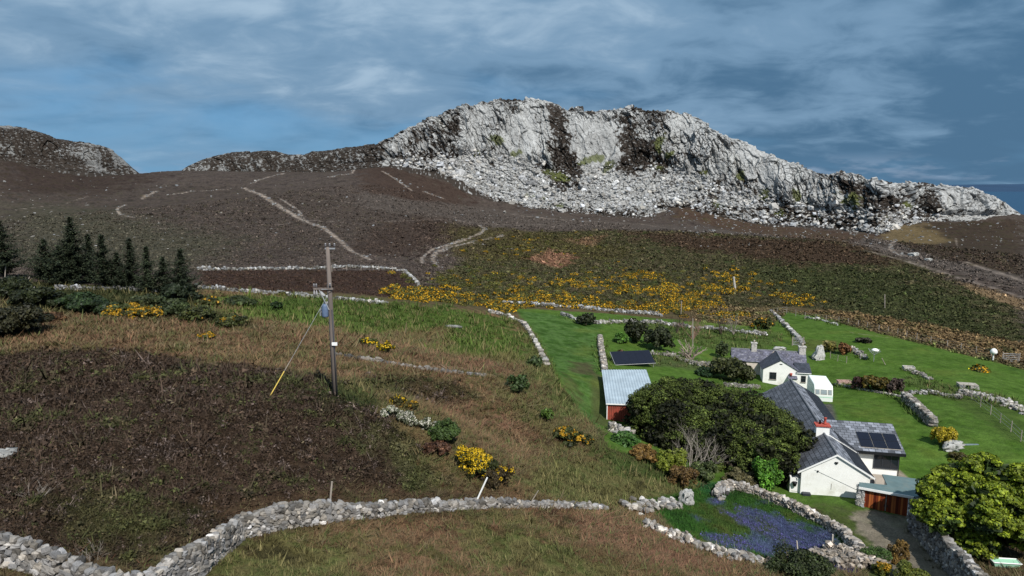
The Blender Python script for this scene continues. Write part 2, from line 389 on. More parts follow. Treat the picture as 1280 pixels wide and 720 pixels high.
LAWN = cov((70,98,32),(78,108,38),(88,116,48),(74,104,36))
OLIVE = cov((50,46,28),(64,66,38),(78,70,50),(60,72,36))
RUST = cov((116,84,66),(134,98,80),(110,92,66))
# far moor tones
paint(mask_poly([(0,235),(300,232),(620,265),(620,300),(300,330),(0,330)], 0.02, 0.02), cov((54,48,42),(70,62,56),(80,70,64),(66,62,46)), 0.7)
paint(mask_poly([(0,255),(120,262),(300,300),(240,340),(0,330)], 0.05, 0.03), cov((60,64,46),(72,74,56),(80,78,64)), 0.55)
paint(mask_poly([(0,160),(170,205),(200,222),(130,242),(0,240)], 0.03, 0.03), cov((48,38,34),(66,54,48),(58,50,38)), 0.9)
paint(mask_poly([(410,215),(480,206),(520,216),(600,245),(560,262),(460,240)], 0.02, 0.02), cov((58,44,38),(72,58,50),(66,52,44)), 0.85)
paint(mask_poly([(440,240),(700,272),(1100,300),(1280,345),(1280,360),(1100,318),(850,288),(620,285),(450,260)], 0.01, 0.01), cov((82,75,70),(94,86,80),(74,67,62)), 0.7)
paint(mask_poly([(470,280),(560,272),(580,290),(520,320),(440,318)], 0.02, 0.02), cov((60,48,42),(72,60,52)), 0.8)
paint(mask_poly([(850,252),(900,268),(1000,285),(1110,295),(1060,305),(940,292),(840,272)], 0.008, 0.01), cov((66,50,40),(84,66,54),(72,64,40)), 0.8)
paint(mask_poly([(1100,300),(1160,278),(1280,275),(1280,345),(1180,325)], 0.01, 0.01), cov((52,42,34),(66,54,44),(60,56,36)), 0.9)
paint(mask_poly([(1100,282),(1150,280),(1190,300),(1150,306),(1105,300)], 0.01, 0.01), cov((110,96,66),(128,110,78)), 0.75)
# dark slopes under the wall
paint(mask_poly([(250,338),(500,338),(520,355),(500,378),(380,368),(250,358)], 0.01, 0.006), cov((52,38,32),(66,50,42),(58,46,34)), 0.95, 6)
# mound behind the farm
paint(mask_poly([(640,290),(760,288),(850,290),(1050,302),(1150,332),(1280,388),(1280,440),(1000,395),(700,385),(560,380),(540,350)], 0.012, 0.01), OLIVE, 0.95, 6, 0.5)
paint(mask_poly([(760,288),(1060,303),(1130,330),(1000,330),(850,310)], 0.02, 0.02), cov((58,42,34),(72,54,44)), 0.8)
paint(mask_poly([(930,330),(1120,340),(1230,380),(1280,430),(1060,390),(950,350)], 0.03, 0.03), cov((44,54,26),(56,66,32)), 0.6)
paint(mask_poly([(560,282),(700,290),(800,320),(700,330),(560,322)], 0.02, 0.02), cov((60,54,32),(76,72,40),(66,52,42)), 0.8)
paint(mask_poly([(655,325),(690,312),(720,322),(700,336)], 0.008, 0.008), RUST, 0.85)
paint(mask_poly([(705,300),(755,295),(740,308)], 0.008, 0.008), RUST, 0.5)
# everything near the camera starts as dead bracken and rough grass
paint(mask_poly([(-300,350),(250,360),(420,366),(640,384),(1000,384),(1450,460),(1500,900),(-300,950)], 0.01, 0.005), cov((84,70,50),(100,86,62),(74,78,44)), 0.98, 2, 0.5)
# left hummock country
paint(mask_poly([(0,350),(90,355),(250,372),(330,400),(300,425),(150,400),(0,390)], 0.02, 0.02), cov((34,42,22),(50,58,30),(62,62,34),(40,48,24)), 0.95, 3, 0.6)
paint(mask_poly([(0,395),(150,392),(330,415),(430,430),(420,470),(300,460),(150,440),(0,440)], 0.015, 0.015), BRACKEN, 0.95, 2, 0.5)
# hillside mixture, centre
paint(mask_poly([(250,362),(420,372),(640,392),(690,460),(760,560),(900,620),(800,650),(600,640),(420,520),(420,450),(330,410),(240,380)], 0.012, 0.012), BRACKEN, 0.95, 2, 0.5)
paint(mask_poly([(420,372),(520,380),(640,395),(665,450),(640,462),(560,440),(480,430),(420,412),(300,398),(250,368)], 0.015, 0.03), BRGREEN, 0.9, 3, 0.4)
paint(mask_poly([(440,420),(560,412),(560,430),(500,440)], 0.015, 0.02), BRACKEN, 0.7, 2)
paint(mask_poly([(540,448),(640,440),(650,470),(560,470)], 0.02, 0.02), RUST, 0.4, 2)
paint(mask_poly([(600,470),(690,470),(760,560),(700,580),(640,520)], 0.02, 0.02), GRASS, 0.5, 3)
paint(mask_poly([(660,390),(690,430),(710,500),(740,530),(700,520),(660,460)], 0.012, 0.012), GRASS, 0.7, 3)
paint(mask_poly([(470,485),(560,495),(650,530),(620,545),(540,515),(480,505)], 0.01, 0.015), RUST, 0.55, 2)
paint(mask_poly([(640,580),(760,570),(900,600),(860,630),(760,640),(660,625)], 0.02, 0.02), GRASS, 0.65, 3)
paint(mask_poly([(760,540),(860,575),(880,600),(790,600),(740,565)], 0.02, 0.02), cov((40,60,24),(60,84,34)), 0.7, 3)
# heather slope
paint(mask_poly([(-200,436),(120,440),(300,458),(420,475),(440,500),(560,600),(600,628),(400,640),(300,660),(180,705),(0,690),(-200,690)], 0.02, 0.03), HEATHER, 0.95, 1, 1.0)
paint(mask_poly([(450,468),(540,472),(600,495),(540,505),(470,490)], 0.01, 0.015), cov((40,40,22),(54,50,32)), 0.8, 1, 0.8)
paint(mask_poly([(400,475),(480,480),(560,520),(600,580),(640,620),(540,620),(470,560),(420,510)], 0.03, 0.04), GRASS, 0.32, 3, 0.7)
paint(mask_poly([(60,620),(160,610),(240,650),(200,690),(100,680)], 0.03, 0.04), cov((50,56,28),(74,80,36)), 0.5, 3, 0.8)
paint(mask_poly([(380,485),(460,480),(470,510),(400,512)], 0.02, 0.03), cov((40,52,24),(58,72,34)), 0.75, 3, 0.8)
paint(mask_poly([(250,640),(400,610),(600,600),(640,628),(400,642),(290,668)], 0.012, 0.02), cov((70,54,42),(92,74,56),(66,64,38)), 0.6, 2, 0.7)
# below the wall
paint(mask_poly([(-200,700),(60,735),(230,715),(320,680),(420,655),(640,645),(780,640),(900,685),(960,720),(1000,800),(-200,900)], 0.01, 0.01), BRACKEN, 0.97, 2, 0.8)
paint(mask_poly([(270,680),(400,665),(480,690),(420,740),(280,740)], 0.03, 0.04), GRASS, 0.6, 3)
paint(mask_poly([(560,645),(640,645),(760,690),(800,740),(640,740),(580,680)], 0.03, 0.05), GRASS, 0.6, 3)
paint(mask_poly([(680,645),(780,645),(900,700),(860,720),(740,690)], 0.02, 0.04), RUST, 0.6, 2)
# farm grass
paint(mask_poly([(640,385),(760,392),(960,410),(985,388),(1280,462),(1400,500),(1400,620),(1280,620),(1150,660),(1040,640),(900,612),(840,590),(760,560),(745,530),(700,480),(660,405)], 0.004, 0.003), LAWN, 1.0, 4, 0.08)
paint(mask_poly([(645,388),(750,400),(750,540),(712,500),(690,455),(668,415)], 0.006, 0.004), cov((56,86,30),(66,98,38),(88,118,62),(62,94,34)), 0.9, 4, 0.12)
paint(mask_poly([(716,452),(738,452),(738,468),(716,466)], 0.008, 0.01), cov((90,76,60),(80,74,50)), 0.75)
paint(mask_poly([(705,465),(722,480),(728,505),(715,500)], 0.008, 0.01), cov((96,88,62),(80,84,48)), 0.6)
paint(mask_poly([(900,440),(760,400),(960,412),(985,420),(960,440)], 0.01, 0.01), GRASS, 0.75, 3, 0.3)
paint(mask_poly([(790,442),(900,452),(940,470),(860,462),(800,455)], 0.01, 0.01), cov((90,86,70),(76,84,50)), 0.6, 3, 0.3)
paint(mask_poly([(1135,470),(1280,500),(1280,515),(1190,500),(1130,482)], 0.006, 0.006), GRASS, 0.7, 3, 0.3)
paint(mask_poly([(1180,494),(1280,515),(1280,560),(1200,510)], 0.01, 0.01), cov((64,82,34),(78,94,44)), 0.7, 4, 0.15)
paint(mask_poly([(985,425),(1040,425),(1060,440),(1000,440)], 0.01, 0.01), cov((100,90,56),(80,84,44)), 0.5)
# bracken belt behind the fence
paint(mask_poly([(970,388),(1050,398),(1280,455),(1400,490),(1400,460),(1280,430),(1150,405),(1040,388)], 0.006, 0.008), cov((84,70,48),(110,90,62),(70,66,38)), 0.9, 2, 0.6)
paint(mask_poly([(1200,352),(1280,375),(1280,388),(1215,365)], 0.006, 0.006), cov((120,100,74),(134,112,84)), 0.8)
# strip beside the shed wall
paint(mask_line([(748,470),(748,500),(752,530)], 1.6, 0.5, 0.3), cov((90,90,58),(80,84,48)), 0.7)
# bluebell paddock
PADDOCK = mask_poly([(800,628),(870,610),(905,603),(985,628),(1040,655),(1075,688),(1040,700),(960,700),(900,688),(850,670)], 0.006, 0.006)
paint(PADDOCK, cov((38,66,24),(52,84,32),(66,80,38)), 1.0, 4, 0.2)
paint(mask_poly([(850,640),(900,630),(960,660),(900,670)], 0.02, 0.02), cov((70,74,34),(84,70,40)), 0.5)
BLUE = mask_poly([(905,640),(945,632),(1000,655),(1050,672),(1045,690),(990,695),(930,690),(910,672),(960,672),(925,655)], 0.012, 0.02)
for q in ([(856,642),(878,650),(868,652)], [(892,618),(905,628),(885,630)], [(930,668),(950,665),(950,676),(935,676)], [(925,686),(975,685),(975,693),(930,692)], [(1035,696),(1070,700),(1060,716),(1040,712)], [(882,668),(905,672),(915,684),(890,680)]):
    BLUE = np.maximum(BLUE, mask_poly(q, 0.008, 0.01))
paint(BLUE, cov((74,70,118),(88,80,150),(70,76,80)), 0.6, 5, 0.3)
paint(mask_poly([(868,603),(900,603),(905,618),(880,618)], 0.01, 0.01), cov((30,80,50),(40,92,58)), 0.7)
# lane and yard
LANE = mask_poly([(1082,637),(1135,645),(1150,672),(1195,722),(1260,800),(1130,800),(1120,735),(1098,690),(1072,660),(1062,645)], 0.006, 0.006)
paint(mask_poly([(1030,628),(1080,636),(1160,650),(1240,740),(1100,760),(1060,670),(1010,640)], 0.01, 0.01), cov((60,80,34),(76,92,42),(84,90,56)), 0.9, 4, 0.2)
paint(LANE, cov((122,114,100),(138,128,114),(112,108,90)), 0.95, 0, 0.05)
paint(LANE*sstep(0.1, 0.5, n_mid), GRASS, 0.45)
paint(mask_poly([(1078,588),(1125,588),(1146,606),(1085,610)], 0.003, 0.0), cov((150,138,122),(164,152,136)), 1.0, 0, 0.0)
paint(mask_poly([(1012,505),(1040,505),(1046,524),(1030,524)], 0.004, 0.0), cov((100,98,92),(84,84,78)), 1.0, 0, 0.0)
# pale worn tracks over the moor
TRACK = cov((178,160,146),(205,190,176),(150,132,118)); TRK = np.zeros(GX.shape)
tracks = [([(305,235),(325,243),(345,255),(362,266),(385,278)], 2.2), ([(350,248),(372,262),(380,273)], 1.0), ([(385,278),(405,285),(418,295),(432,307),(440,314),(462,324)], 1.8),
 ([(195,239),(186,243),(179,248)], 2.6), ([(157,256),(146,260),(150,268),(166,272)], 1.3), ([(410,222),(440,217),(455,210),(478,208)], 1.6), ([(312,230),(330,223),(355,217)], 1.3), ([(210,244),(240,239),(285,237)], 1.2),
 ([(478,214),(500,228),(515,238)], 1.3), ([(530,240),(556,249)], 1.4), ([(598,281),(606,286),(600,292),(590,296),(560,307),(545,315),(541,322),(544,330),(548,334)], 1.5),
 ([(632,294),(612,298),(590,302),(560,310),(550,315)], 1.3), ([(580,299),(556,307),(540,312),(527,322),(528,330)], 1.0), ([(590,303),(605,306),(616,308)], 1.1), ([(630,309),(645,312),(672,312)], 1.3),
 ([(1120,300),(1112,312),(1128,320),(1180,327)], 1.2), ([(1090,315),(1160,335),(1280,372)], 2.0), ([(1200,326),(1280,352)], 3.0),
 ([(180,285),(250,285),(330,281),(380,280)], 0.8), ([(20,262),(80,255),(110,245)], 0.8), ([(380,250),(430,252),(480,262)], 0.7), ([(1195,298),(1198,310)], 0.8), ([(905,345),(917,350),(920,360)], 0.8), ([(735,360),(745,348)], 0.8),
 ([(420,445),(500,457),(560,462),(620,470)], 0.5), ([(1060,415),(1080,418),(1110,422)], 0.6), ([(640,268),(800,280),(1000,296),(1150,318)], 1.6), ([(370,275),(450,280),(560,275),(700,280)], 1.0)]
for i, (pl, w) in enumerate(tracks):
    k = 0.7 if i < 16 else 0.35
    mk_ = mask_line(pl, w*0.8, 0.7, w*0.6)*sstep(-0.35, 0.25, n_sml+0.6*n_w2); paint(mk_, TRACK, k); TRK = np.maximum(TRK, mask_line(pl, w*1.6, 0.6, 0)*k)
# speckle of bare stones on the moor
far = sstep(110, 170, GR)*(TUFT == 6)
sp = sstep(0.42, 0.5, fbm(GX/1.6, GY/1.6, 2, 77))*sstep(-0.05, 0.25, fbm(GX/30, GY/30, 3, 78))
C = C*(1-(far*sp*0.22)[..., None]) + lin(150,142,134)*(far*sp*0.22)[..., None]
# real relief of the vegetation
amp = ROUGH*np.clip(GR/60, 0.6, 3.0)
GZ = GZ + amp*(0.30*n_mid + 0.16*n_sml*np.clip(60/GR, 0.0, 1)) + sstep(100, 250, GR)*(1.2*n_big*ROUGH + 0.5*n_mid)
C *= (1 + 0.25*n_big[..., None]*np.clip(ROUGH*3, 0, 1)[..., None])
# worn and mossy patches in the turf
lw = (TUFT == 4)*sstep(0.05, 0.5, n_w1+0.5*n_mid); C = C*(1-(lw*0.38)[..., None]) + lin(106,116,48)*(lw*0.38)[..., None]
lw = (TUFT == 4)*sstep(0.15, 0.5, n_w2-0.3*n_mid); C = C*(1-(lw*0.35)[..., None]) + lin(56,84,40)*(lw*0.35)[..., None]
C = C*(1 + ((TUFT == 4)*(0.10*n_mid + 0.12*n_big + 0.10*n_w2))[..., None])
C = np.clip(C*0.60, 0.004, 0.9)
# mowing stripes are worn into the lawn itself
def ground_z(x, y): return bil(GZ, np.arctan2(np.asarray(x, float), np.asarray(y, float)), np.log(np.hypot(x, y)))
def gz(x, y): return float(ground_z(np.array([x]), np.array([y]))[0])
def on(u, v):
    p = hit(u, v, 0.0, GZ); return np.array([p[0], p[1], gz(p[0], p[1])])
# sheet
def grid_faces(n, m, off=0):
    i = np.arange(n-1)[:,None]*m; j = np.arange(m-1)[None,:]; b = (i+j).ravel()+off
    return np.c_[b, b+m, b+m+1, b+1][:, ::-1]
Vg = np.c_[GX.ravel(), GY.ravel(), GZ.ravel()]; Fg = grid_faces(NA, NR)
# outer skirt: the far side of the hills goes down to the sea
sk = []; skc = []
for r, dz in ((560, -14), (650, -45), (800, -90), (1000, -140)):
    z = np.minimum(GZ[:, -1] + dz, GZ[:, -1]*0.3 + dz) if r < 900 else np.full(NA, -135.0)
    sk.append(np.c_[r*np.sin(ga), r*np.cos(ga), z]); skc.append(np.repeat(C[:, -1:, :].mean(0), NA, 0))
base = len(Vg); last = np.arange(NA)*NR + NR-1; Vall = [Vg]; Call = [C.reshape(-1, 3)]; Fall = [Fg]; prev = last
for k in range(4):
    cur = base + k*NA + np.arange(NA); Vall.append(sk[k]); Call.append(skc[k])
    Fall.append(np.c_[prev[:-1], cur[:-1], cur[1:], prev[1:]][:, ::-1]); prev = cur
# and the land behind and beside the camera, coarse, unseen
m_ground = vcol('moorland ground', 0.95, 0.26, 0.9, 0.08, bump=0.55, bscale=1.6, bdist=0.35, fine=0.28, fscale=9.0)
ground = mesh_np('ground', np.vstack(Vall), np.vstack(Fall), m_ground, np.vstack(Call), True)
tag(ground, 'moorland of heather, bracken and grass sloping down to green farm lawns', 'ground', kind='structure')

# sea and the coast far beyond it
m, nt, b = newmat('sea water'); b.inputs['Base Color'].default_value = (0.02, 0.06, 0.115, 1); b.inputs['Specular IOR Level'].default_value = 0.12; b.inputs['Roughness'].default_value = 0.5
t_ = nd(nt, 'ShaderNodeTexCoord'); w_ = nd(nt, 'ShaderNodeTexNoise'); w_.inputs['Scale'].default_value = 0.02; w_.inputs['Detail'].default_value = 10; nt.links.new(t_.outputs['Object'], w_.inputs['Vector'])
bp = nd(nt, 'ShaderNodeBump'); bp.inputs['Strength'].default_value = 0.4; bp.inputs['Distance'].default_value = 2.0; nt.links.new(w_.outputs['Fac'], bp.inputs['Height']); nt.links.new(bp.outputs[0], b.inputs['Normal'])
aa = np.linspace(0, 2*math.pi, 97)[:-1]; rr = [1.0, 400, 2000, 8000, 30000, 70000]
V = np.vstack([np.c_[r*np.cos(aa), r*np.sin(aa), np.full(96, -120.0)] for r in rr]); F = []
for i in range(5):
    for k in range(96): F.append((i*96+k, (i+1)*96+k, (i+1)*96+(k+1)%96, i*96+(k+1)%96))
tag(mesh_np('sea', V, np.array(F), m, None, True), 'calm blue sea beyond the rocky ridge', 'sea', kind='structure')
m_coast = solid('coast far off', (0.016, 0.045, 0.095), 1.0, 0.2, 0.0006)  # bluish haze of distance is mixed into this colour
xs = np.linspace(5000, 16000, 120); ridge = np.clip(20 + 75*sstep(5200, 9500, xs) + 12*fbm(xs/1500, xs*0, 4, 5), 1, None)
prof = [(-1500, 0.0), (-900, 0.35), (0, 1.0), (1500, 0.9), (3500, 0.0)]
V = np.vstack([np.c_[xs, 12500+yo+0*xs, -121+ridge*1.27*h + (8*fbm(xs/500, xs*0+yo, 3, 9) if 0 < h < 1 else 0)] for yo, h in prof])
tag(mesh_np('far_coast', V, grid_faces(5, 120)[:, ::-1], m_coast, None, True), 'low dark blue coast along the horizon over the sea', 'coast', kind='structure')
# ------------------------------------------------------------------ rock hills
ROCK_L = np.array([0.385, 0.39, 0.385]); 
def interp(xs, pts):
    p = np.array(pts, float); return np.interp(xs, p[:,0], p[:,1])
SLABS = [(740,188,30,26,1.0),(662,176,26,26,0.7),(600,160,26,22,0.5),(688,185,10,24,0.4),(862,172,22,20,0.6),(925,205,26,16,0.6),(960,232,30,10,0.5),(1185,255,26,9,0.7),(1070,250,30,6,0.3)]
def slab_bias(us, vt, vc, T):
    Vv = vc[:, None]+(vt-vc)[:, None]*np.clip(T-1, 0, 1); U = us[:, None]; b = -0.22 + 0*T
    for u_, v_, ru, rv, k in SLABS: b = b + k*np.exp(-(((U-u_)/ru)**2+((Vv-v_)/rv)**2)*0.9)
    return b
def unit3(v): return v/(np.linalg.norm(v, axis=-1, keepdims=True)+1e-9)
def rock_hill(name, label, u0, u1, ncol, top, cliff, foot, dist, patches, rock_amt, seed, amp=1.0, heath=0.0):
    us = np.linspace(u0, u1, ncol); vt = interp(us, top); vc = np.minimum(interp(us, cliff), interp(us, foot)); vf = interp(us, foot); r0 = interp(us, dist)
    vc = np.maximum(vc, vt+0.5)
    mpp = r0/900.0
    r1 = r0 + np.maximum(vf-vc, 0)*mpp*1.35 + 0.5
    r2 = r1 + np.maximum(vc-vt, 0)*mpp*0.62 + 3.0
    def zat(u, v, Y): return np.array([PY(a, b, c) for a, b, c in zip(u, v, Y)])
    P1 = zat(us, vf, r0); P2 = zat(us, vc, r1); P3 = zat(us, vt, r2)
    P3[:, 2] += 0.4
    d = P1[:, :2]/np.linalg.norm(P1[:, :2], axis=1)[:, None]
    P0 = P1.copy(); P0[:, :2] -= d*7; P0[:, 2] -= 4.5
    P1[:, 2] -= 0.6
    P4 = P3.copy(); P4[:, :2] += d*25; P4[:, 2] -= 2.0
    P5 = P3.copy(); P5[:, :2] += d*90; P5[:, 2] -= 30
    P6 = P3.copy(); P6[:, :2] += d*230; P6[:, 2] = -135
    rows = []; T = []
    def seg(A, B, n, t0, f=None):
        for k in range(n):
            t = k/n
            q = A+(B-A)*t
            if f is not None:
                q = q.copy(); q[:, 2] += f(t)
            rows.append(q); T.append(t0+t)
    hcl = P3[:, 2]-P2[:, 2]; hsc = P2[:, 2]-P1[:, 2]
    seg(P0, P1, 5, -1); seg(P1, P2, 120, 0, lambda t: -0.25*hsc*math.sin(math.pi*t)*0.6)
    seg(P2, P3, 210, 1, lambda t: 0.20*hcl*math.sin(math.pi*min(1, t*1.0))); seg(P3, P4, 22, 2); seg(P4, P5, 8, 3); seg(P5, P6, 4, 4); rows.append(P6); T.append(5)
    G = np.array(rows).transpose(1, 0, 2); T = np.array(T)[None, :] + 0*G[..., 0]; n, m = T.shape
    # metric coordinates over the surface
    s_ = np.r_[0, np.cumsum(np.linalg.norm(np.diff(P2[:, :2], axis=0), axis=1))][:, None] + 0*T
    hgt = np.concatenate([np.zeros((n, 1)), np.cumsum(np.linalg.norm(np.diff(G, axis=1), axis=2), axis=1)], 1)
    h0 = hgt - hgt[:, 5:6]
    du = np.gradient(G, axis=0); dv = np.gradient(G, axis=1); nr = np.cross(du, dv); nr /= np.linalg.norm(nr, axis=2)[..., None]+1e-9
    nr[nr[..., 1] > 0.8] *= 1
    # smooth the normals so that the displacement does not fold
    for _ in range(6): nr[1:-1] = (nr[:-2]+nr[2:]+2*nr[1:-1])/4
    nr /= np.linalg.norm(nr, axis=2)[..., None]
    if nr[n//2, 200, 2] < 0: nr = -nr
    clf = sstep(0.93, 1.12, T)*(1-sstep(1.6, 2.0, T)*0.4)*np.clip(hcl[:, None]/12, 0.25, 1); scr = sstep(-0.02, 0.1, T)*(1-sstep(0.9, 1.15, T))*np.clip(hsc[:, None]/5, 0.2, 1)
    sh = s_ + h0*0.22 + 1.2*noise_np(s_/9, h0/9, 0, seed)
    # buttresses and gullies
    b1 = fbm(sh/26, h0/70, 3, seed+1); b2 = 1-np.abs(noise_np(sh/11, h0/40, 0, seed+3))*2.4
    disp = clf*(5.0*b1 + 1.6*b2)*(1-0.8*sstep(1.3, 1.9, T))
    wx = 0.9*noise_np(s_/5, h0/5, 0, seed+31); wy = 0.9*noise_np(s_/5, h0/5, 0, seed+32)
    slab = sstep(-0.12, 0.30, fbm(sh/24, h0/30, 4, seed+70)+slab_bias(us, vt, vc, T)); frag = 1-0.82*slab
    crack = np.zeros(T.shape); idm = 0
    for sc_x, sc_y, a_, ck, sd in ((6.0, 15.0, 2.4, 0.45, 5), (2.3, 5.8, 1.35, 0.65, 6), (1.05, 2.3, 0.6, 0.4, 7)):
        d1, d2, idd, vx, vy = cell((sh+wx*sc_x*0.3)/sc_x, (h0+wy*sc_x*0.4)/sc_y, seed+sd)
        tx = (idd*17.3 % 1)-0.5; ty = (idd*31.7 % 1)-0.5                 # every block is a tilted facet
        e = d2-d1
        kk = 0.15+0.85*frag if sc_x < 4 else 0.5+0.5*frag
        disp = disp + clf*kk*(a_*((idd-0.5)*1.1 + vx*tx*1.6 + vy*ty*1.3 + 0.25) - ck*(1-sstep(0.0, 0.13, e)))
        crack = np.maximum(crack, (1-sstep(0.0, 0.10 if sc_x > 2 else 0.14, e))*(0.35 if sc_x > 4 else 0.95 if sc_x > 2 else 0.7)*(0.2+0.8*frag)*sstep(-0.3, 0.25, noise_np(s_/4, h0/9, 0, seed+sd+60)+0.1)); idm = idm + idd*a_
    for sc_, a_, sd in ((3.2, 0.9, 8), (1.5, 0.55, 9)):
        d1, d2, idd, vx, vy = cell(s_/sc_, h0/(sc_*0.75), seed+sd); tx = (idd*17.3 % 1)-0.5; ty = (idd*31.7 % 1)-0.5
        disp = disp + scr*a_*((idd-0.4)*1.2 + vx*tx*1.8 + vy*ty*1.8 - 0.7*d1)
    disp = disp + (scr*1.6+0.3)*fbm(s_/14, h0/14, 3, seed+12) + 0.15*fbm(s_/1.2, h0/1.2, 2, seed+13)
    vis = sstep(-1, 0, T)*(1-sstep(3, 4, T))
    wl = np.clip(0.35+0.65*sstep(430, 540, us), 0, 1)[:, None] if u0 > 0 else 1.0
    nr_ = unit3(nr*np.array([1.0, 1.0, 0.4])); G2 = G + nr_*(disp*1.2*wl*amp*vis*np.clip((hcl+hsc)[:, None]/10, 0.35, 1))[..., None]
    # cover: bare rock, heather on ledges and in gullies, grass patches
    U = us[:, None] + 0*T; Vv = np.where(T < 1, vf[:, None]+(vc-vf)[:, None]*np.clip(T, 0, 1), vc[:, None]+(vt-vc)[:, None]*np.clip(T-1, 0, 1))
    du2 = np.gradient(G2, axis=0); dv2 = np.gradient(G2, axis=1); n2 = np.cross(du2, dv2); n2 /= np.linalg.norm(n2, axis=2)[..., None]+1e-9
    n2 *= np.sign(n2[n//2, 200, 2]); up = n2[..., 2]
    nz = fbm(s_/10, h0/13, 5, seed+40, gain=0.6); nf = fbm(sh/2.2, h0/3.2, 4, seed+45, gain=0.6)
    hm = heath + 1.35*nz + 1.7*nf + 1.0*np.clip(up-0.55, 0, 1)*clf*1.2 - 0.6*b1*clf - rock_amt - 0.35*slab*clf  # fine part of this mask also imitates dark shade in fissures
    hm = hm + 0.10*scr + 0.9*sstep(0.12, 0.42, fbm(s_/4.5, h0/3.2, 4, seed+48, gain=0.6))*(0.75 if u0 > 0 else 0.5) + 0.9*(1-sstep(0.0, 0.16, T))*(T > -1.5) + 0.35*np.exp(-((T-1.0)/0.12)**2)*(nz > 0)
    gspk = 0.55*fbm(s_/1.6, h0/1.2, 3, seed+91); hm = hm + (gspk*2.2 if u0 < 0 else gspk*1.6*(1-sstep(430, 530, us))[:, None])
    if u0 > 0: hm = hm + 0.52*(1-sstep(430, 530, us))[:, None]
    gm = np.full(T.shape, -1.0)
    for u_, v_, ru, rv, tl, kind, k in patches:
        c_, s2 = math.cos(math.radians(tl)), math.sin(math.radians(tl)); a = ((U-u_)*c_+(Vv-v_)*s2)/ru; b_ = (-(U-u_)*s2+(Vv-v_)*c_)/rv
        w = np.exp(-(a*a+b_*b_)*0.9)*k
        if kind == 'h': hm = hm + w
        elif kind == 'r': hm = hm - w
        else: gm = np.maximum(gm, w-0.62)
    gm = gm + 0.6*nz+0.5*nf
    H = sstep(0.0, 0.16, hm)*(1-0.75*sstep(0.16, 0.34, fbm(s_/1.3, h0/0.9, 3, seed+99))); Gm = sstep(0.0, 0.2, gm)
    tone = 0.84 + 0.26*fbm(s_/16, h0/22, 3, seed+50) + 0.20*nf + 0.10*(idm/4-0.5)
    tone = tone*(0.55 if u0 < 0 else (0.66+0.34*sstep(440, 520, us))[:, None])
    Ccol = ROCK_L*tone[..., None]*np.array([1, 1, 1])
    stain = sstep(0.1, 0.5, fbm(sh/7, h0/26, 4, seed+55))
    Ccol = Ccol*(1-0.20*stain[..., None]) + stain[..., None]*0.20*np.array([0.34, 0.33, 0.26])
    Ccol = Ccol*(1-(crack*clf*0.85)[..., None]) + (crack*clf*0.85)[..., None]*np.array([0.05, 0.045, 0.04])  # crack lines darkened further to make up for weak shading
    shade_strk = sstep(0.04, 0.34, fbm(sh/1.5, h0/4.2, 4, seed+81, gain=0.65))*clf*(0.4+0.6*frag)*0.8; Ccol = Ccol*(1-shade_strk[..., None]) + shade_strk[..., None]*np.array([0.075, 0.068, 0.06])  # dark streaks painted in place of shading the frontal sun loses
    dd = cell(s_/2.0, h0/1.5, seed+61); gap = (1-sstep(0.02, 0.2, dd[1]-dd[0]))*scr*0.8
    Ccol = Ccol*(1-gap[..., None]) + gap[..., None]*np.array([0.07, 0.06, 0.052])  # shade between scree blocks put into the colour
    hc = lin(50,43,37)*0.8*(1+0.5*nf[..., None])+0*Ccol; gc = lin(88,94,50)*0.8*(1+0.5*nf[..., None])
    Ccol = Ccol*(1-H[..., None]) + hc*H[..., None]; Gm = Gm*0.85; Ccol = Ccol*(1-Gm[..., None]) + gc*Gm[..., None]
    back = sstep(2.4, 3.2, T)[..., None]; Ccol = Ccol*(1-back)+back*lin(66,58,50)*0.6
    o = mesh_np(name, G2.reshape(-1, 3), grid_faces(n, m)[:, ::-1], m_rock, np.clip(Ccol, 0.01, 0.8).reshape(-1, 3), False)
    tag(o, label, None, kind='structure')
    return dict(G=G2, T=T, H=H, nr=nr, us=us, C=Ccol)
m_rock = vcol('quartzite', 0.85, 0.22, 0.35, 0.2, bump=0.5, bscale=0.9, bdist=0.5, fine=0.16, fscale=2.5)
TOP = [(222,218),(232,210),(240,206),(255,200),(270,196),(290,192),(310,191),(330,190),(345,190),(362,194),(380,194),(392,190),(400,190),(420,188),(440,185),(470,182),(485,175),(500,168),(520,158),(545,147),(570,138),(585,134),(600,131),(612,129),(625,126),(650,126),(680,128),(697,133),(702,138),(740,140),(770,141),(785,137),(800,138),(830,140),(855,143),(875,152),(888,162),(892,168),(910,174),(935,183),(960,194),(990,207),(1020,216),(1040,221),(1050,219),(1062,218),(1072,221),(1082,227),(1100,231),(1140,231),(1170,237),(1200,239),(1215,240),(1230,245),(1245,249),(1255,255),(1266,262),(1275,268)]
CLF = [(222,219),(300,215),(400,205),(470,201),(514,192),(560,196),(580,191),(631,201),(660,206),(690,212),(742,214),(783,207),(820,203),(850,212),(883,228),(920,240),(950,248),(984,254),(1030,258),(1085,262),(1120,258),(1150,262),(1170,267),(1220,268),(1253,268),(1275,269)]
FOOT = [(222,221),(300,223),(350,220),(400,215),(440,211),(480,206),(514,208),(545,215),(574,225),(600,242),(638,256),(680,262),(715,266),(766,270),(810,270),(850,266),(883,268),(951,279),(1018,282),(1060,288),(1098,293),(1130,284),(1152,276),(1220,275),(1275,270)]
DIST = [(222,405),(300,400),(400,385),(480,372),(540,362),(600,352),(715,344),(850,343),(951,336),(1018,328),(1098,298),(1152,316),(1275,330)]
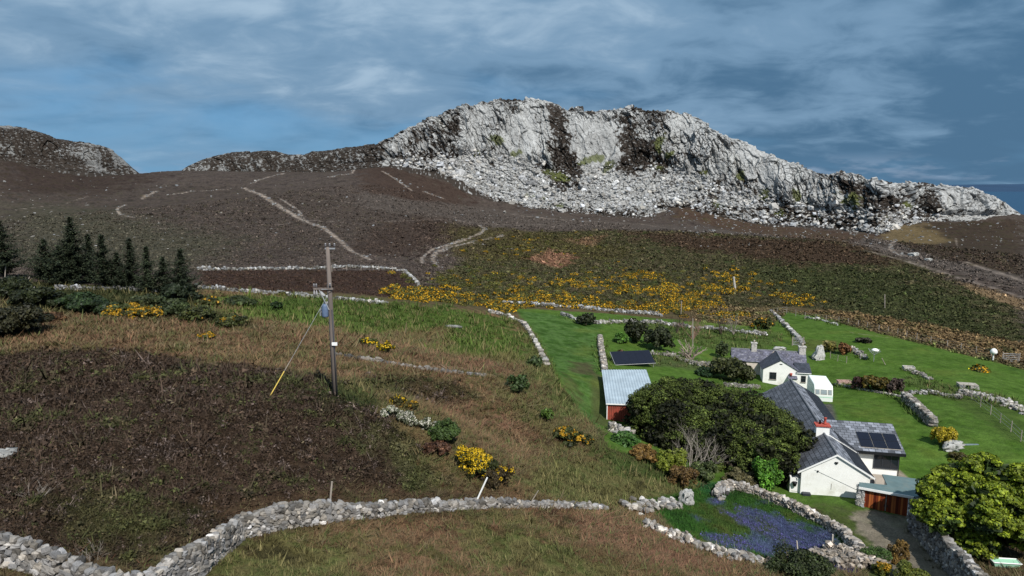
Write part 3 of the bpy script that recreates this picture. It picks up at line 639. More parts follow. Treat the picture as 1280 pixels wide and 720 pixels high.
pt = [(562,221,26,6,25,'h',1.0),(840,252,26,12,10,'h',.5),(900,262,26,8,15,'h',.6),(700,180,16,46,-12,'h',.9),(712,215,24,14,0,'h',.9),(690,165,8,22,-15,'h',.7),(770,175,8,26,-12,'h',.8),(788,192,9,20,-8,'h',1.2),(800,198,26,9,5,'h',1.1),(825,160,16,14,0,'h',.5),(568,170,7,26,10,'h',.8),(545,185,22,12,-60,'h',.5),(522,176,16,16,-40,'h',.6),(500,183,18,7,-50,'r',.9),
 (641,152,6,26,3,'h',.6),(636,128,16,4,0,'h',1.2),(730,145,16,8,0,'h',.7),(810,142,18,7,0,'h',.8),(455,188,36,10,-5,'h',.45),(720,236,26,8,10,'h',.3),(860,262,20,14,15,'h',.8),(990,268,50,9,8,'h',.5),(1060,275,60,12,5,'h',.55),(1105,255,40,8,5,'h',.5),(1060,243,20,5,20,'h',.7),(905,185,14,8,25,'h',.3),(1150,248,12,12,-30,'h',.9),(1160,262,10,10,0,'h',.8),
 (740,185,26,34,0,'r',.9),(665,180,24,36,5,'r',.7),(600,165,30,32,0,'r',.5),(860,175,26,26,0,'r',.7),(930,205,40,22,25,'r',.7),(1190,254,44,12,8,'r',.8),(580,215,40,14,25,'r',1.0),(660,232,50,16,12,'r',1.0),(800,236,60,14,0,'r',.9),(760,225,40,12,10,'r',.5),(1000,235,40,18,25,'r',.4),
 (740,205,30,5,-10,'g',1.0),(700,218,26,6,15,'g',1.05),(760,210,14,6,-30,'g',.9),(622,185,16,6,10,'g',.95),(645,197,12,4,0,'g',1.0),(590,193,16,5,0,'g',.8),(825,190,10,12,30,'g',1.05),(838,200,12,4,0,'g',1.0),(820,208,16,4,5,'g',.8),(660,238,26,5,10,'g',.8),(680,242,20,4,5,'g',.85),(955,246,10,7,20,'g',1.0),(995,250,8,10,0,'g',.95),(925,228,12,7,0,'g',.75),(1065,256,20,10,0,'g',.95),(1050,250,8,10,0,'g',.8),(880,222,14,6,20,'g',.75),(1020,268,30,6,5,'g',.6),(1110,268,30,8,0,'g',.6),(700,250,20,5,0,'g',.8),(625,236,14,4,10,'g',.8),(900,250,14,8,20,'g',.75),(760,262,30,5,0,'h',.6),(690,256,26,5,5,'h',.6),(615,246,16,5,20,'h',.6),(820,240,14,10,0,'h',.5),(780,240,16,6,0,'h',.45),(1135,258,14,8,0,'g',.8),(975,262,24,8,10,'g',.7)]
HILL = rock_hill('mountain', 'long pale grey quartzite mountain with a cliff face and scree slope below it', 222, 1275, 1450, TOP, CLF, FOOT, DIST, pt, 0.24, 3)
LT = [(-260,120),(-160,128),(-60,148),(0,158),(20,159),(45,165),(70,175),(95,179),(110,180),(125,183),(140,189),(155,201),(166,211),(176,219)]
LC = [(-260,190),(0,196),(60,200),(110,205),(150,211),(176,220)]
LF = [(-260,200),(0,206),(60,210),(110,214),(150,218),(176,222)]
LD = [(-260,330),(0,345),(120,365),(176,388)]
lp = [(12,161,24,4,10,'r',1.2),(108,200,30,10,15,'r',.9),(150,198,20,8,40,'r',.9),(125,186,24,4,8,'r',.6),(40,185,30,10,0,'h',.5),(60,205,60,6,0,'h',.5)]
HILL2 = rock_hill('rocky_hill', 'dark heather hill with outcrops of pale rock at the left', -260, 178, 620, LT, LC, LF, LD, lp, -0.45, 23, 0.35)

# ---- loose stones: blocky, thousands of them, so one object
def stone_template(seed, n=3):
    r = np.random.default_rng(seed); g = np.linspace(-1, 1, n); vs = []; ix = {}
    F = []
    def vid(p):
        k = tuple(np.round(p, 4))
        if k not in ix: ix[k] = len(vs); vs.append(p)
        return ix[k]
    for ax in range(3):
        for sg in (-1, 1):
            for i in range(n-1):
                for j in range(n-1):
                    q = []
                    for a, b in ((g[i], g[j]), (g[i+1], g[j]), (g[i+1], g[j+1]), (g[i], g[j+1])):
                        p = np.zeros(3); p[ax] = sg; p[(ax+1) % 3] = a; p[(ax+2) % 3] = b; q.append(vid(p))
                    F.append(q if sg > 0 else q[::-1])
    V = np.array(vs); L_ = (np.abs(V)**4.6).sum(1)**(1/4.6); V = V/L_[:, None]
    V += r.normal(0, 0.13, V.shape); V[:, 2] += 0.18*V[:, 0]*r.normal(); V[:, 0] *= 1+0.25*V[:, 1]*r.normal()
    return V*0.5, np.array(F)
STONES = [stone_template(s) for s in range(14)]
def place_stones(pos, size, rot_z, tilt, colr):
    """pos (n,3), size (n,3), returns V, F, C of all stones"""
    Vs = []; Fs = []; Cs = []; off = 0; n = len(pos); which = rng.integers(0, len(STONES), n)
    for t in range(len(STONES)):
        I = np.nonzero(which == t)[0]
        if not len(I): continue
        V, F = STONES[t]; v = V[None]*size[I][:, None, :]
        ct, st = np.cos(tilt[I])[:, None], np.sin(tilt[I])[:, None]; x = v[..., 0]*ct - v[..., 2]*st; z = v[..., 0]*st + v[..., 2]*ct; y = v[..., 1]
        cz, sz = np.cos(rot_z[I])[:, None], np.sin(rot_z[I])[:, None]
        w = np.stack([x*cz-y*sz, x*sz+y*cz, z], -1) + pos[I][:, None, :]
        Vs.append(w.reshape(-1, 3)); Fs.append((F[None] + (np.arange(len(I))*len(V))[:, None, None]).reshape(-1, 4)+off); off += len(I)*len(V)
        Cs.append(np.repeat(colr[I], len(V), 0))
    return np.vstack(Vs), np.vstack(Fs), np.vstack(Cs)
m_stone = vcol('lichened stone', 0.9, 0.28, 5.0, 0.15, bump=0.35, bscale=14, bdist=0.03, fine=0.18, fscale=40)
m_farstone = vcol('scree stone', 0.9, 0.2, 0.8, 0.15)
def greys(n, base=0.34, spread=0.16):
    g = base*np.exp(rng.normal(0, spread*2, n)); w = rng.uniform(-0.06, 0.10, n)
    return np.clip(np.c_[g*(1+w*0.6), g, g*(1-w)], 0.03, 0.6)
# scree and fallen blocks
G_, T_, H_ = HILL['G'], HILL['T'], HILL['H']
cand = np.argwhere((T_ > -0.05) & (T_ < 1.05)); pick = cand[rng.integers(0, len(cand), 14000)]
uu = HILL['us'][pick[:, 0]]; ok = (uu > 495) & (uu < 1175) & (rng.random(len(pick)) < np.where(H_[pick[:, 0], pick[:, 1]] > 0.5, 0.22, 1.0)); pick = pick[ok]
p = G_[pick[:, 0], pick[:, 1]]; n = len(p); s = np.exp(rng.normal(-0.72, 0.62, n)); s = np.clip(s, 0.2, 3.8)
V, F, Cc = place_stones(p + np.c_[np.zeros((n, 2)), s*0.15], np.c_[s*1.3, s*1.0, s*0.75]*rng.uniform(0.75, 1.25, (n, 3)), rng.uniform(0, 6.3, n), rng.normal(0, 0.5, n), greys(n, 0.34, 0.17)*(1+0.35*fbm(p[:, 0]/12, p[:, 2]/5, 3, 44))[:, None])
tag(mesh_np('scree_blocks', V, F, m_farstone, Cc), 'pale fallen blocks of scree spilled below the cliff', 'scree', kind='stuff')
# (bigger boulders show through the grass at the foot)
# stones strewn over the moor below
ps = []
def strew(u0, u1, v0, v1, n):
    for _ in range(n):
        h = hit(rng.uniform(u0, u1), rng.uniform(v0, v1), 0, GZ)
        if h[1] > 100: ps.append(h)
strew(0, 640, 222, 320, 150); strew(850, 1280, 275, 310, 200); strew(560, 860, 262, 278, 110); strew(0, 220, 215, 300, 80); strew(1120, 1280, 275, 330, 60); strew(840, 1110, 262, 298, 320)
for pl, w_ in tracks[:16]:
    P2 = np.array([hit(*q) for q in pl])
    for _ in range(int(np.linalg.norm(P2[-1]-P2[0])*0.5)+4):
        t = rng.uniform(0, len(P2)-1.001); k = int(t); q = P2[k]+(P2[k+1]-P2[k])*(t-k)+np.r_[rng.normal(0, w_*0.45, 2), 0]; q[2] = gz(q[0], q[1]); ps.append(q)
ps = np.array(ps); n = len(ps); s = np.clip(np.exp(rng.normal(-1.0, 0.4, n)), 0.16, 1.6)*np.clip(ps[:, 1]/260, 0.4, 1.2)
V, F, Cc = place_stones(ps + np.c_[np.zeros((n, 2)), s*0.1], np.c_[s*1.4, s, s*0.7], rng.uniform(0, 6.3, n), rng.normal(0, 0.3, n), greys(n, 0.17, 0.14))
tag(mesh_np('moor_stones', V, F, m_farstone, Cc), 'scattered pale stones lying on the brown moor', 'stones', kind='stuff')
# ------------------------------------------------------------------ dry stone walls
WALLS = []
def drywall(label, pts, h, w, sz, group=None, cap=True, ruin=0.0, tone=0.36, cols_=2, name='stone_wall', warm=0.0, spread=0.0, taper=None, cat='stone wall', pth=None):
    """a wall of separately laid stones along a photo polyline of its foot"""
    P = np.array([on(*p)[:2] for p in pts]); seg = np.linalg.norm(np.diff(P, axis=0), axis=1); S = np.r_[0, np.cumsum(seg)]; Ltot = S[-1]
    def at(s): return np.array([np.interp(s, S, P[:,0]), np.interp(s, S, P[:,1])]).T
    pos = []; size = []; rot = []; tilt = []; hh = []
    nz_seed = rng.uniform(0, 99)
    if P[:, 1].mean() > 75: h *= 0.62; w *= 0.62; sz *= 0.62; tone *= 0.85; ruin = min(0.85, ruin*1.7+0.1)
    WALLS.append(P)
    ss = np.arange(0, Ltot, sz*0.5)
    prof = h*(1 - ruin*np.clip(0.5+1.3*fbm(ss/(6*sz)+nz_seed, ss*0+2.2, 3, 90), 0, 1))
    if pth: prof = prof*np.interp(ss, S, pth)
    if taper: prof = prof*np.interp(ss/Ltot, np.linspace(0, 1, len(taper)), taper)
    lift = 0.0; row = 0; ch = sz*0.52
    while lift < h+ch:
        n = int(Ltot/(sz*0.92))
        for c in range(cols_):
            off = (c-(cols_-1)/2)*(w/max(cols_, 1))*(1-0.25*lift/h) if cols_ > 1 else 0
            s = (np.arange(n) + (row % 2)*0.5 + rng.uniform(-0.25, 0.25, n))*sz*0.92; s = s[(s > 0) & (s < Ltot)]
            hm = np.interp(s, ss, prof); keep = lift < hm; s = s[keep]; hm = hm[keep]
            if not len(s): continue
            p = at(s); q = at(np.minimum(s+0.2, Ltot)) - at(np.maximum(s-0.2, 0)); a = np.arctan2(q[:,1], q[:,0])
            o2 = off + rng.normal(0, 0.04*w+spread, len(s)); x = p[:,0]-np.sin(a)*o2; y = p[:,1]+np.cos(a)*o2
            z = ground_z(x, y) + lift + ch*0.3 + rng.normal(0, ch*0.12, len(s))
            top = lift+ch >= hm
            k = np.exp(rng.normal(0, 0.24, len(s)))
            l_ = sz*k*np.where(top, 0.98, 1.02); hgt = ch*1.35*np.exp(rng.normal(0, 0.2, len(s)))*np.where(top & cap, 1.25, 1.0); d_ = (w/cols_)*1.25*np.exp(rng.normal(0, 0.12, len(s)))
            pos.append(np.c_[x, y, z]); size.append(np.c_[l_, np.maximum(d_, 0.5*l_), hgt]); rot.append(a+rng.normal(0, 0.22, len(s))); tilt.append(rng.normal(0, 0.16+0.2*ruin, len(s)) + np.where(top & cap, rng.normal(0, 0.35, len(s)), 0))
        lift += ch; row += 1
    pos = np.vstack(pos); size = np.vstack(size); rot = np.concatenate(rot); tilt = np.concatenate(tilt); cc = greys(len(pos), tone*0.58, 0.22)
    cc[:, 0] *= 1+warm; cc[:, 2] *= 1-warm
    V, F, Cc = place_stones(pos, size, rot, tilt, cc)
    o = mesh_np(name, V, F, m_stone, Cc); tag(o, label, cat, group)
    return o
drywall('grey dry stone wall climbing from the bottom left corner towards the leaning posts', [(-70,706),(-20,706),(34,712),(75,728),(120,748),(160,765),(190,755),(215,737),(252,717),(275,694),(302,671),(340,661),(386,655),(430,648),(497,640),(564,636),(598,634),(648,633),(700,634),(760,638)],
        1.0, 0.40, 0.25, tone=0.31, ruin=0.16, warm=0.05, pth=[1.05,1.05,1.05,1.05,1.1,1.1,1.15,1.2,1.2,1.05,.9,.95,1.0,.75,.52,.42,.36,.27,.24,.22])
drywall('tumbled wall on the near edge of the bluebell paddock', [(806,658),(830,668),(862,678),(890,691),(925,699),(960,707),(985,712)], 0.42, 0.6, 0.26, ruin=0.5, tone=0.42, warm=0.08, spread=0.15)
drywall('stone wall between the bluebell paddock and the white gable', [(898,616),(915,610),(945,617),(985,634),(1025,653),(1055,671),(1072,690),(1078,706)], 0.62, 0.6, 0.25, ruin=0.25, tone=0.36, warm=0.10)
drywall('low heap of tumbled stones at the left corner of the bluebell paddock', [(785,638),(805,635),(830,633),(850,633)], 0.4, 0.6, 0.28, ruin=0.5, tone=0.44, warm=0.05, spread=0.25, name='stone_heap', cat='stone heap')
drywall('short stub of tumbled stones inside the top of the bluebell paddock', [(893,622),(903,616),(910,611)], 0.6, 0.5, 0.4, ruin=0.4, tone=0.4, warm=0.06, spread=0.15, name='stone_heap', cat='stone heap')
drywall('broad spill of mossy rubble where the lane wall meets the bluebells', [(1028,702),(1045,700),(1062,696),(1078,700),(1082,712)], 0.55, 2.4, 0.24, ruin=0.2, tone=0.32, warm=0.14, spread=0.2, cols_=10, name='rubble_bank', cat='rubble')
drywall('tall mossy stone wall beside the lane under the bright green tree', [(1138,662),(1150,672),(1163,688),(1180,706),(1200,728),(1222,752),(1250,780)], 1.75, 0.6, 0.3, ruin=0.05, tone=0.25, warm=0.05)
drywall('broad pale stone wall running up from the shed to the small bushes', [(756,466),(754,452),(751,436),(750,423)], 1.0, 1.3, 0.5, ruin=0.1, tone=0.36, warm=0.09, cols_=3)
drywall('ruined stones tumbled in front of the red shed end', [(762,538),(775,543),(788,549)], 0.8, 0.9, 0.4, ruin=0.35, tone=0.42, warm=0.05, spread=0.2, name='stone_heap', cat='stone heap')
drywall('narrow stone wall along the left edge of the long green strip', [(610,390),(632,396),(650,403),(662,416),(672,435),(684,458)], 1.0, 0.8, 0.55, ruin=0.3, tone=0.45, warm=0.05, cols_=1)
drywall('long white stone wall between the gorse and the top green field', [(628,381),(660,382),(700,384),(740,387),(780,391),(812,393),(830,396)], 1.1, 1.0, 0.7, ruin=0.3, tone=0.44, cols_=1)
drywall('stone wall across the garden top behind the dark bushes', [(742,405),(780,403),(815,404),(850,408),(880,411),(905,413),(935,417),(962,420)], 1.1, 1.1, 0.6, ruin=0.4, tone=0.42, cols_=2, spread=0.15, warm=0.03)
drywall('rubble terrace crossing the garden behind the ground solar panel', [(790,446),(815,442),(840,445),(870,456),(900,458),(925,462)], 0.7, 1.2, 0.5, ruin=0.5, tone=0.36, cols_=3, spread=0.3, warm=0.07)
drywall('thin stone wall crossing the moor above the dark brown slope', [(246,337),(300,338),(350,337),(400,336),(440,334),(480,337),(505,340),(516,349),(524,358)], 1.1, 0.9, 0.9, ruin=0.35, tone=0.42, cols_=1)
drywall('thin stone wall along the foot of the dark brown slope', [(245,360),(290,364),(340,368),(400,372),(440,376),(486,381)], 1.0, 0.8, 0.7, ruin=0.4, tone=0.40, cols_=1)
drywall('straight stone wall climbing from the garden gate to the gorse', [(1004,431),(996,423),(985,411),(974,400),(963,390)], 1.1, 0.9, 0.55, ruin=0.25, tone=0.44, cols_=1, warm=0.02)
drywall('rounded capped wall running across the lawn to the golden bush', [(1130,500),(1139,508),(1150,518),(1160,528),(1168,535)], 1.0, 0.75, 0.34, ruin=0.0, tone=0.30, cols_=2, warm=0.08)
drywall('stone wall crossing the lawn between the dark shrubs and the ruin', [(1138,492),(1160,491),(1185,495),(1205,499)], 0.7, 1.0, 0.42, ruin=0.35, tone=0.40, cols_=2, spread=0.2, warm=0.05)
drywall('wide collapsed stone ruin running to the right edge of the lawn', [(1198,490),(1215,494),(1235,498),(1258,505),(1285,517),(1310,528)], 0.9, 2.0, 0.5, ruin=0.3, tone=0.44, cols_=4, spread=0.35, warm=0.05, name='stone_ruin', cat='ruin', taper=[.8,1,1.1,.8,.5,.4])
drywall('low grassy line of stones on the lawn above the dark shrubs', [(1132,461),(1142,465),(1153,471),(1166,476)], 0.7, 0.8, 0.45, ruin=0.4, tone=0.36, spread=0.2, warm=0.06)
drywall('low stone edging under the dark shrubs on the lawn', [(1042,481),(1060,484),(1085,489),(1110,493),(1128,497)], 0.35, 0.5, 0.35, ruin=0.3, tone=0.42, cols_=1, warm=0.04)
drywall('short rocky outcrop of stones beside the small rusty tree', [(1063,437),(1069,440),(1076,445),(1082,450)], 0.8, 0.8, 0.6, ruin=0.3, tone=0.42, spread=0.2, warm=0.04, name='stone_heap', cat='stone heap')
drywall('stone wall with bleached stones below the leftmost conifer', [(-30,352),(10,356),(30,361),(55,370),(75,378)], 0.9, 0.8, 0.5, ruin=0.4, tone=0.28, warm=0.08)
drywall('thin stone wall showing between the conifer trunks', [(70,362),(110,362),(150,362),(200,365),(240,369)], 0.9, 0.8, 0.55, ruin=0.4, tone=0.34, cols_=1)
drywall('faint buried line of stones crossing the bracken slope', [(415,444),(450,449),(500,457),(540,463),(580,467),(615,472)], 0.22, 0.4, 0.4, ruin=0.85, tone=0.24, cols_=1, warm=0.06)
drywall('low retaining wall between the big hedge and the farther cottage', [(905,483),(925,484),(950,486)], 0.8, 0.5, 0.34, ruin=0.1, tone=0.34, warm=0.06)
drywall('thin white line of stones along the top of the fenced lawn', [(1006,397),(1020,399),(1035,403),(1048,407)], 0.5, 0.6, 0.6, ruin=0.5, tone=0.46, cols_=1)
drywall('short white stub of wall at the head of the green strip', [(702,394),(712,397),(720,401),(724,405)], 0.8, 0.7, 0.6, ruin=0.3, tone=0.46, cols_=1)

def boulder(label, u, v, sx_, sy_, sz_, tone, seed, rz=0.0, mat=None, peak=0.0, group=None, n=9, sink=0.12):
    V, F = stone_template(seed, n)
    V = V.copy(); r = np.random.default_rng(seed); V *= 1 + 0.16*fbm(V[:,0]*2.3+seed, V[:,1]*2.3, 3, seed, V[:,2]*2.3)[:, None]*2
    if peak: k = np.clip(V[:, 2]+0.5, 0, 1); V[:, 0] = V[:, 0]*(1-peak*k) + 0.12*k; V[:, 1] *= 1-peak*0.8*k
    V = V*np.array([sx_, sy_, sz_]); p = on(u, v)
    o = mesh_np('boulder', V + [0, 0, sz_*(0.5-sink)], F, mat or m_stone, np.tile(np.array([tone, tone, tone*0.96])*0.75, (len(V), 1)), True)
    o.location = p; o.rotation_euler = (0, 0, rz); return tag(o, label, 'boulder', group)
boulder('tall pale standing boulder on the lawn by the farther cottage', 1023, 449, 2.0, 1.4, 2.3, 0.50, 301, 0.2, peak=0.62)
boulder('squared pale boulder at the left edge of the bluebells', 858, 629, 1.0, 0.8, 1.0, 0.42, 303, 0.4, peak=0.15)
boulder('pale lichened rock half buried at the left edge of the heather', 2, 572, 1.1, 0.8, 0.35, 0.30, 305, 0.3)
boulder('dark rock outcrop under heather by the left edge of the photo', 8, 415, 4.0, 2.2, 1.5, 0.03, 307, 0.1, peak=0.3, sink=0.3)
boulder('white boulder on the track side right of the green mound, nearer', 1143, 320, 2.4, 1.8, 1.1, 0.5, 309)
boulder('white boulder on the track right of the pair of stones', 1161, 326, 1.8, 1.2, 0.8, 0.46, 311)
boulder('cream boulder at the foot of the right end of the cliff', 1130, 272, 3.2, 2.4, 2.2, 0.5, 313)
boulder('grey white rock cluster at the end of the golden bush', 1188, 562, 1.3, 1.0, 0.9, 0.45, 315)
boulder('flat pale stone behind the farther cottage chimney', 974, 437, 1.8, 1.0, 0.5, 0.45, 317)
boulder('pale flat stone lying in the grass above the bracken slope', 567, 409, 1.9, 0.8, 0.3, 0.30, 321)
boulder('white stone on top of the mossy lane wall under the tree', 1156, 653, 0.8, 0.55, 1.6, 0.5, 323, sink=-0.35)
# ------------------------------------------------------------------ buildings
m_white = solid('white render', (0.80, 0.80, 0.77), 0.85, 0.05, 1.2, dirt=(0.60, 0.59, 0.53), bump=0.25, bscale=18)
m_whitetrim = solid('white paint', (0.78, 0.78, 0.76), 0.6, 0.05, 3)
m_black = solid('black paint', (0.012, 0.013, 0.015), 0.5, 0.2, 6)
m_dark = solid('dark grey frame', (0.03, 0.034, 0.042), 0.5, 0.15, 6)
m_concrete = solid('weathered concrete', (0.34, 0.31, 0.27), 0.9, 0.2, 3, dirt=(0.2, 0.19, 0.16))
m_terra = solid('terracotta', (0.36, 0.07, 0.05), 0.8, 0.2, 8)
m_chimstone = solid('pale chimney stone', (0.45, 0.43, 0.40), 0.9, 0.3, 7, dirt=(0.2, 0.19, 0.17), bump=0.6, bscale=9)
m_cream = solid('stained render', (0.55, 0.49, 0.42), 0.9, 0.15, 3, dirt=(0.33, 0.28, 0.23))
def slate_mat(name, base, var, row, wid, axis='Y', lich=None, gap=0.6):
    """slates in courses, coordinates: object X along the eave, UV-free"""
    m, nt, b = newmat(name); L = nt.links.new
    uv = nd(nt, 'ShaderNodeUVMap'); uv.uv_map = 'roof'
    br = nd(nt, 'ShaderNodeTexBrick'); br.inputs['Scale'].default_value = 1.0; br.inputs['Brick Width'].default_value = wid; br.inputs['Row Height'].default_value = row
    br.inputs['Mortar Size'].default_value = 0.022; br.inputs['Mortar Smooth'].default_value = 0.2; br.inputs['Bias'].default_value = 0.0
    br.inputs['Color1'].default_value = (*[c*(1-var) for c in base], 1); br.inputs['Color2'].default_value = (*[c*(1+var) for c in base], 1); br.inputs['Mortar'].default_value = (*[c*gap for c in base], 1)
    L(uv.outputs[0], br.inputs['Vector']); out = br.outputs['Color']
    n = nd(nt, 'ShaderNodeTexNoise'); n.inputs['Scale'].default_value = 0.9; n.inputs['Detail'].default_value = 8; L(uv.outputs[0], n.inputs['Vector'])
    r = nd(nt, 'ShaderNodeMapRange'); r.inputs[1].default_value = 0.3; r.inputs[2].default_value = 0.7; r.inputs[3].default_value = 0.72; r.inputs[4].default_value = 1.3; L(n.outputs['Fac'], r.inputs[0])
    s = nd(nt, 'ShaderNodeVectorMath', operation='SCALE'); L(out, s.inputs[0]); L(r.outputs[0], s.inputs['Scale']); out = s.outputs[0]
    if lich:
        n2 = nd(nt, 'ShaderNodeTexNoise'); n2.inputs['Scale'].default_value = 2.6; n2.inputs['Detail'].default_value = 9; n2.inputs['Roughness'].default_value = 0.7; L(uv.outputs[0], n2.inputs['Vector'])
        r2 = nd(nt, 'ShaderNodeMapRange'); r2.inputs[1].default_value = 0.56; r2.inputs[2].default_value = 0.68; L(n2.outputs['Fac'], r2.inputs[0])
        mm = nd(nt, 'ShaderNodeMix', data_type='RGBA'); L(r2.outputs[0], mm.inputs[0]); L(out, mm.inputs[6]); mm.inputs[7].default_value = (*lich, 1); out = mm.outputs[2]
    L(out, b.inputs['Base Color']); b.inputs['Roughness'].default_value = 0.62; b.inputs['Specular IOR Level'].default_value = 0.3
    bp = nd(nt, 'ShaderNodeBump'); bp.inputs['Strength'].default_value = 0.6; bp.inputs['Distance'].default_value = 0.02; L(br.outputs['Fac'], bp.inputs['Height']); bp.invert = True; L(bp.outputs[0], b.inputs['Normal'])
    return m
m_slate_shade = slate_mat('grey roof slates', (0.085, 0.09, 0.105), 0.35, 0.36, 0.42, gap=0.15)  # left slopes only: darker because they face away from the sun
m_slate_pale = slate_mat('pale grey roof slates', (0.15, 0.16, 0.185), 0.55, 0.34, 0.5, gap=0.18)
m_slate_old = slate_mat('old purple slates', (0.10, 0.10, 0.135), 0.4, 0.30, 0.4, lich=(0.30, 0.30, 0.30), gap=0.5)
m_slate_dark = slate_mat('blue black and shaded slates', (0.04, 0.045, 0.06), 0.3, 0.24, 0.3, gap=0.6)  # also carries the shaded left slope of the farther gable
def panel_mat():
    m, nt, b = newmat('solar glass'); L = nt.links.new
    uv = nd(nt, 'ShaderNodeUVMap'); uv.uv_map = 'roof'
    br = nd(nt, 'ShaderNodeTexBrick'); br.offset = 0.0; br.inputs['Scale'].default_value = 1.0; br.inputs['Brick Width'].default_value = 0.165; br.inputs['Row Height'].default_value = 0.165; br.inputs['Mortar Size'].default_value = 0.006
    br.inputs['Color1'].default_value = (0.004, 0.005, 0.012, 1); br.inputs['Color2'].default_value = (0.006, 0.007, 0.016, 1); br.inputs['Mortar'].default_value = (0.016, 0.017, 0.026, 1)
    L(uv.outputs[0], br.inputs['Vector']); L(br.outputs['Color'], b.inputs['Base Color']); b.inputs['Roughness'].default_value = 0.32; b.inputs['Specular IOR Level'].default_value = 0.35
    return m
m_panel = panel_mat()
def glass_mat():
    m, nt, b = newmat('window glass'); b.inputs['Base Color'].default_value = (0.012, 0.016, 0.022, 1); b.inputs['Roughness'].default_value = 0.08; b.inputs['Specular IOR Level'].default_value = 0.5
    return m
m_glass = glass_mat()
def roof_uv(o):
    """uv in metres: u level across the slope, v up the slope"""
    me = o.data; uv = me.uv_layers.new(name='roof')
    for p in me.polygons:
        n = p.normal
        if abs(n.z) > 0.999: a = Vector((1, 0, 0))
        else: a = Vector((0, 0, 1)).cross(n).normalized()
        c = n.cross(a)
        for li in p.loop_indices:
            v = me.vertices[me.loops[li].vertex_index].co; uv.data[li].uv = (v.dot(a), v.dot(c))
    return o
def slope(name, quad, t, mat, parent):
    o = MB().slab(quad, t).build(name, mat, parent); roof_uv(o); return o
def window_on(root, mat_f, c, w, h, face, depth=0.05, bars=1, pane=m_glass, hbar=False, name='window'):
    """window centred at c = (x, y, z) on a wall whose outside looks towards face (unit 2D); frame proud of the wall, pane > sub-part"""
    fx, fy = face; tx, ty = -fy, fx
    def P(a, b, d): return (c[0]+tx*a+fx*d, c[1]+ty*a+fy*d, c[2]+b)
    def bar(mb, a0, a1, b0, b1, d0, d1):
        mb.hexa([P(a0,b0,d0),P(a1,b0,d0),P(a1,b0,d1),P(a0,b0,d1)], [P(a0,b1,d0),P(a1,b1,d0),P(a1,b1,d1),P(a0,b1,d1)])
    f = 0.055; mb = MB()
    bar(mb, -w/2, w/2, h/2-f, h/2, 0.003, depth); bar(mb, -w/2, w/2, -h/2, -h/2+f, 0.003, depth)
    bar(mb, -w/2, -w/2+f, -h/2+f, h/2-f, 0.003, depth); bar(mb, w/2-f, w/2, -h/2+f, h/2-f, 0.003, depth)
    for k in range(bars):
        x = -w/2 + w*(k+1)/(bars+1); bar(mb, x-0.02, x+0.02, -h/2+f, h/2-f, 0.003, depth-0.008)
    if hbar: bar(mb, -w/2+f, w/2-f, h*0.12-0.02, h*0.12+0.02, 0.003, depth-0.012)
    o = mb.build(name, mat_f, root)
    g = MB(); bar(g, -w/2+f*0.6, w/2-f*0.6, -h/2+f*0.6, h/2-f*0.6, 0.002, 0.018); g.build('pane', pane, o)
    s = MB(); bar(s, -w/2-0.05, w/2+0.05, -h/2-0.06, -h/2-0.002, 0.002, depth+0.06); s.build('sill', m_concrete, o)
    return o

# ---- the nearer house: two gabled ranges in line, a wing with solar panels
AZN = math.radians(12.5); NB = Pz(1000, 618, -24.4)
near = empty('cottage', (NB[0], NB[1], NB[2]), -AZN)
tag(near, 'long white cottage with slate roofs, red chimney pot and solar panels on its side wing', 'cottage')
W, HE, HA = 5.0, 2.1, 3.62; L1_, L2_ = 4.9, 20.6
HA2 = 3.72
b = MB()
def gable_block(mb, x0, x1, y0, y1, z0, ze, za, xa=None):
    xa = (x0+x1)/2 if xa is None else xa
    f = [(x0,z0),(x1,z0),(x1,ze),(xa,za),(x0,ze)]
    v = [(x,y0,z) for x,z in f]+[(x,y1,z) for x,z in f]
    return mb.add(v, [(0,1,2,3,4),(9,8,7,6,5),(0,5,6,1),(1,6,7,2),(2,7,8,3),(3,8,9,4),(4,9,5,0)])
gable_block(b, 0, W, 0, L1_, -1.2, HE-0.06, HA-0.06); wall_n = b.build('wall', m_white, near)
b = MB(); gable_block(b, -0.12, W+0.25, L1_, L2_, -1.2, HE-0.08, HA2-0.06); b.build('wall', m_white, near)
b = MB(); b.box(-0.75, -0.003, 0.25, 1.7, -1.2, 1.25); b.build('lean_to', m_white, near)
def gable_roof(root, x0, x1, y0, y1, ze, za, ov, m_l, m_r, t=0.09, split=None, m_low=None, name='roof'):
    xa = (x0+x1)/2; sl = (za-ze)/(xa-x0); xl = x0-ov; xr = x1+ov; zl = ze-sl*ov
    slope(name, [(xl,y1,zl),(xl,y0,zl),(xa,y0,za),(xa,y1,za)], t, m_l, root)
    if split is None: slope(name, [(xr,y0,zl),(xr,y1,zl),(xa,y1,za),(xa,y0,za)], t, m_r, root)
    else:
        slope(name, [(xr,y0,zl),(xr,y1,zl),(xa,y1,za),(xa,y0,za)], t, m_r, root)
        xs_ = xa+(xr-xa)*split; zs = za-(xs_-xa)*sl; 
        q = [(xr-0.05,y0+0.12,zl+0.05+0.05*sl),(xr-0.05,y1-0.15,zl+0.05+0.05*sl),(xs_,y1-0.15,zs+0.05),(xs_,y0+0.12,zs+0.05)]
        o = MB().slab(q, 0.04).build('solar_panel', m_low, root); roof_uv(o)
    r = MB().tube([(xa,y0-0.01,za+0.0),(xa,y1+0.01,za+0.0)], 0.085, 6).build('ridge_tiles', m_dark2, root)
m_dark2 = solid('ridge clay', (0.16, 0.165, 0.18), 0.7, 0.2, 4)
m_blackroof = slate_mat('black roof covering', (0.018, 0.02, 0.026), 0.25, 0.24, 0.3, gap=0.5)
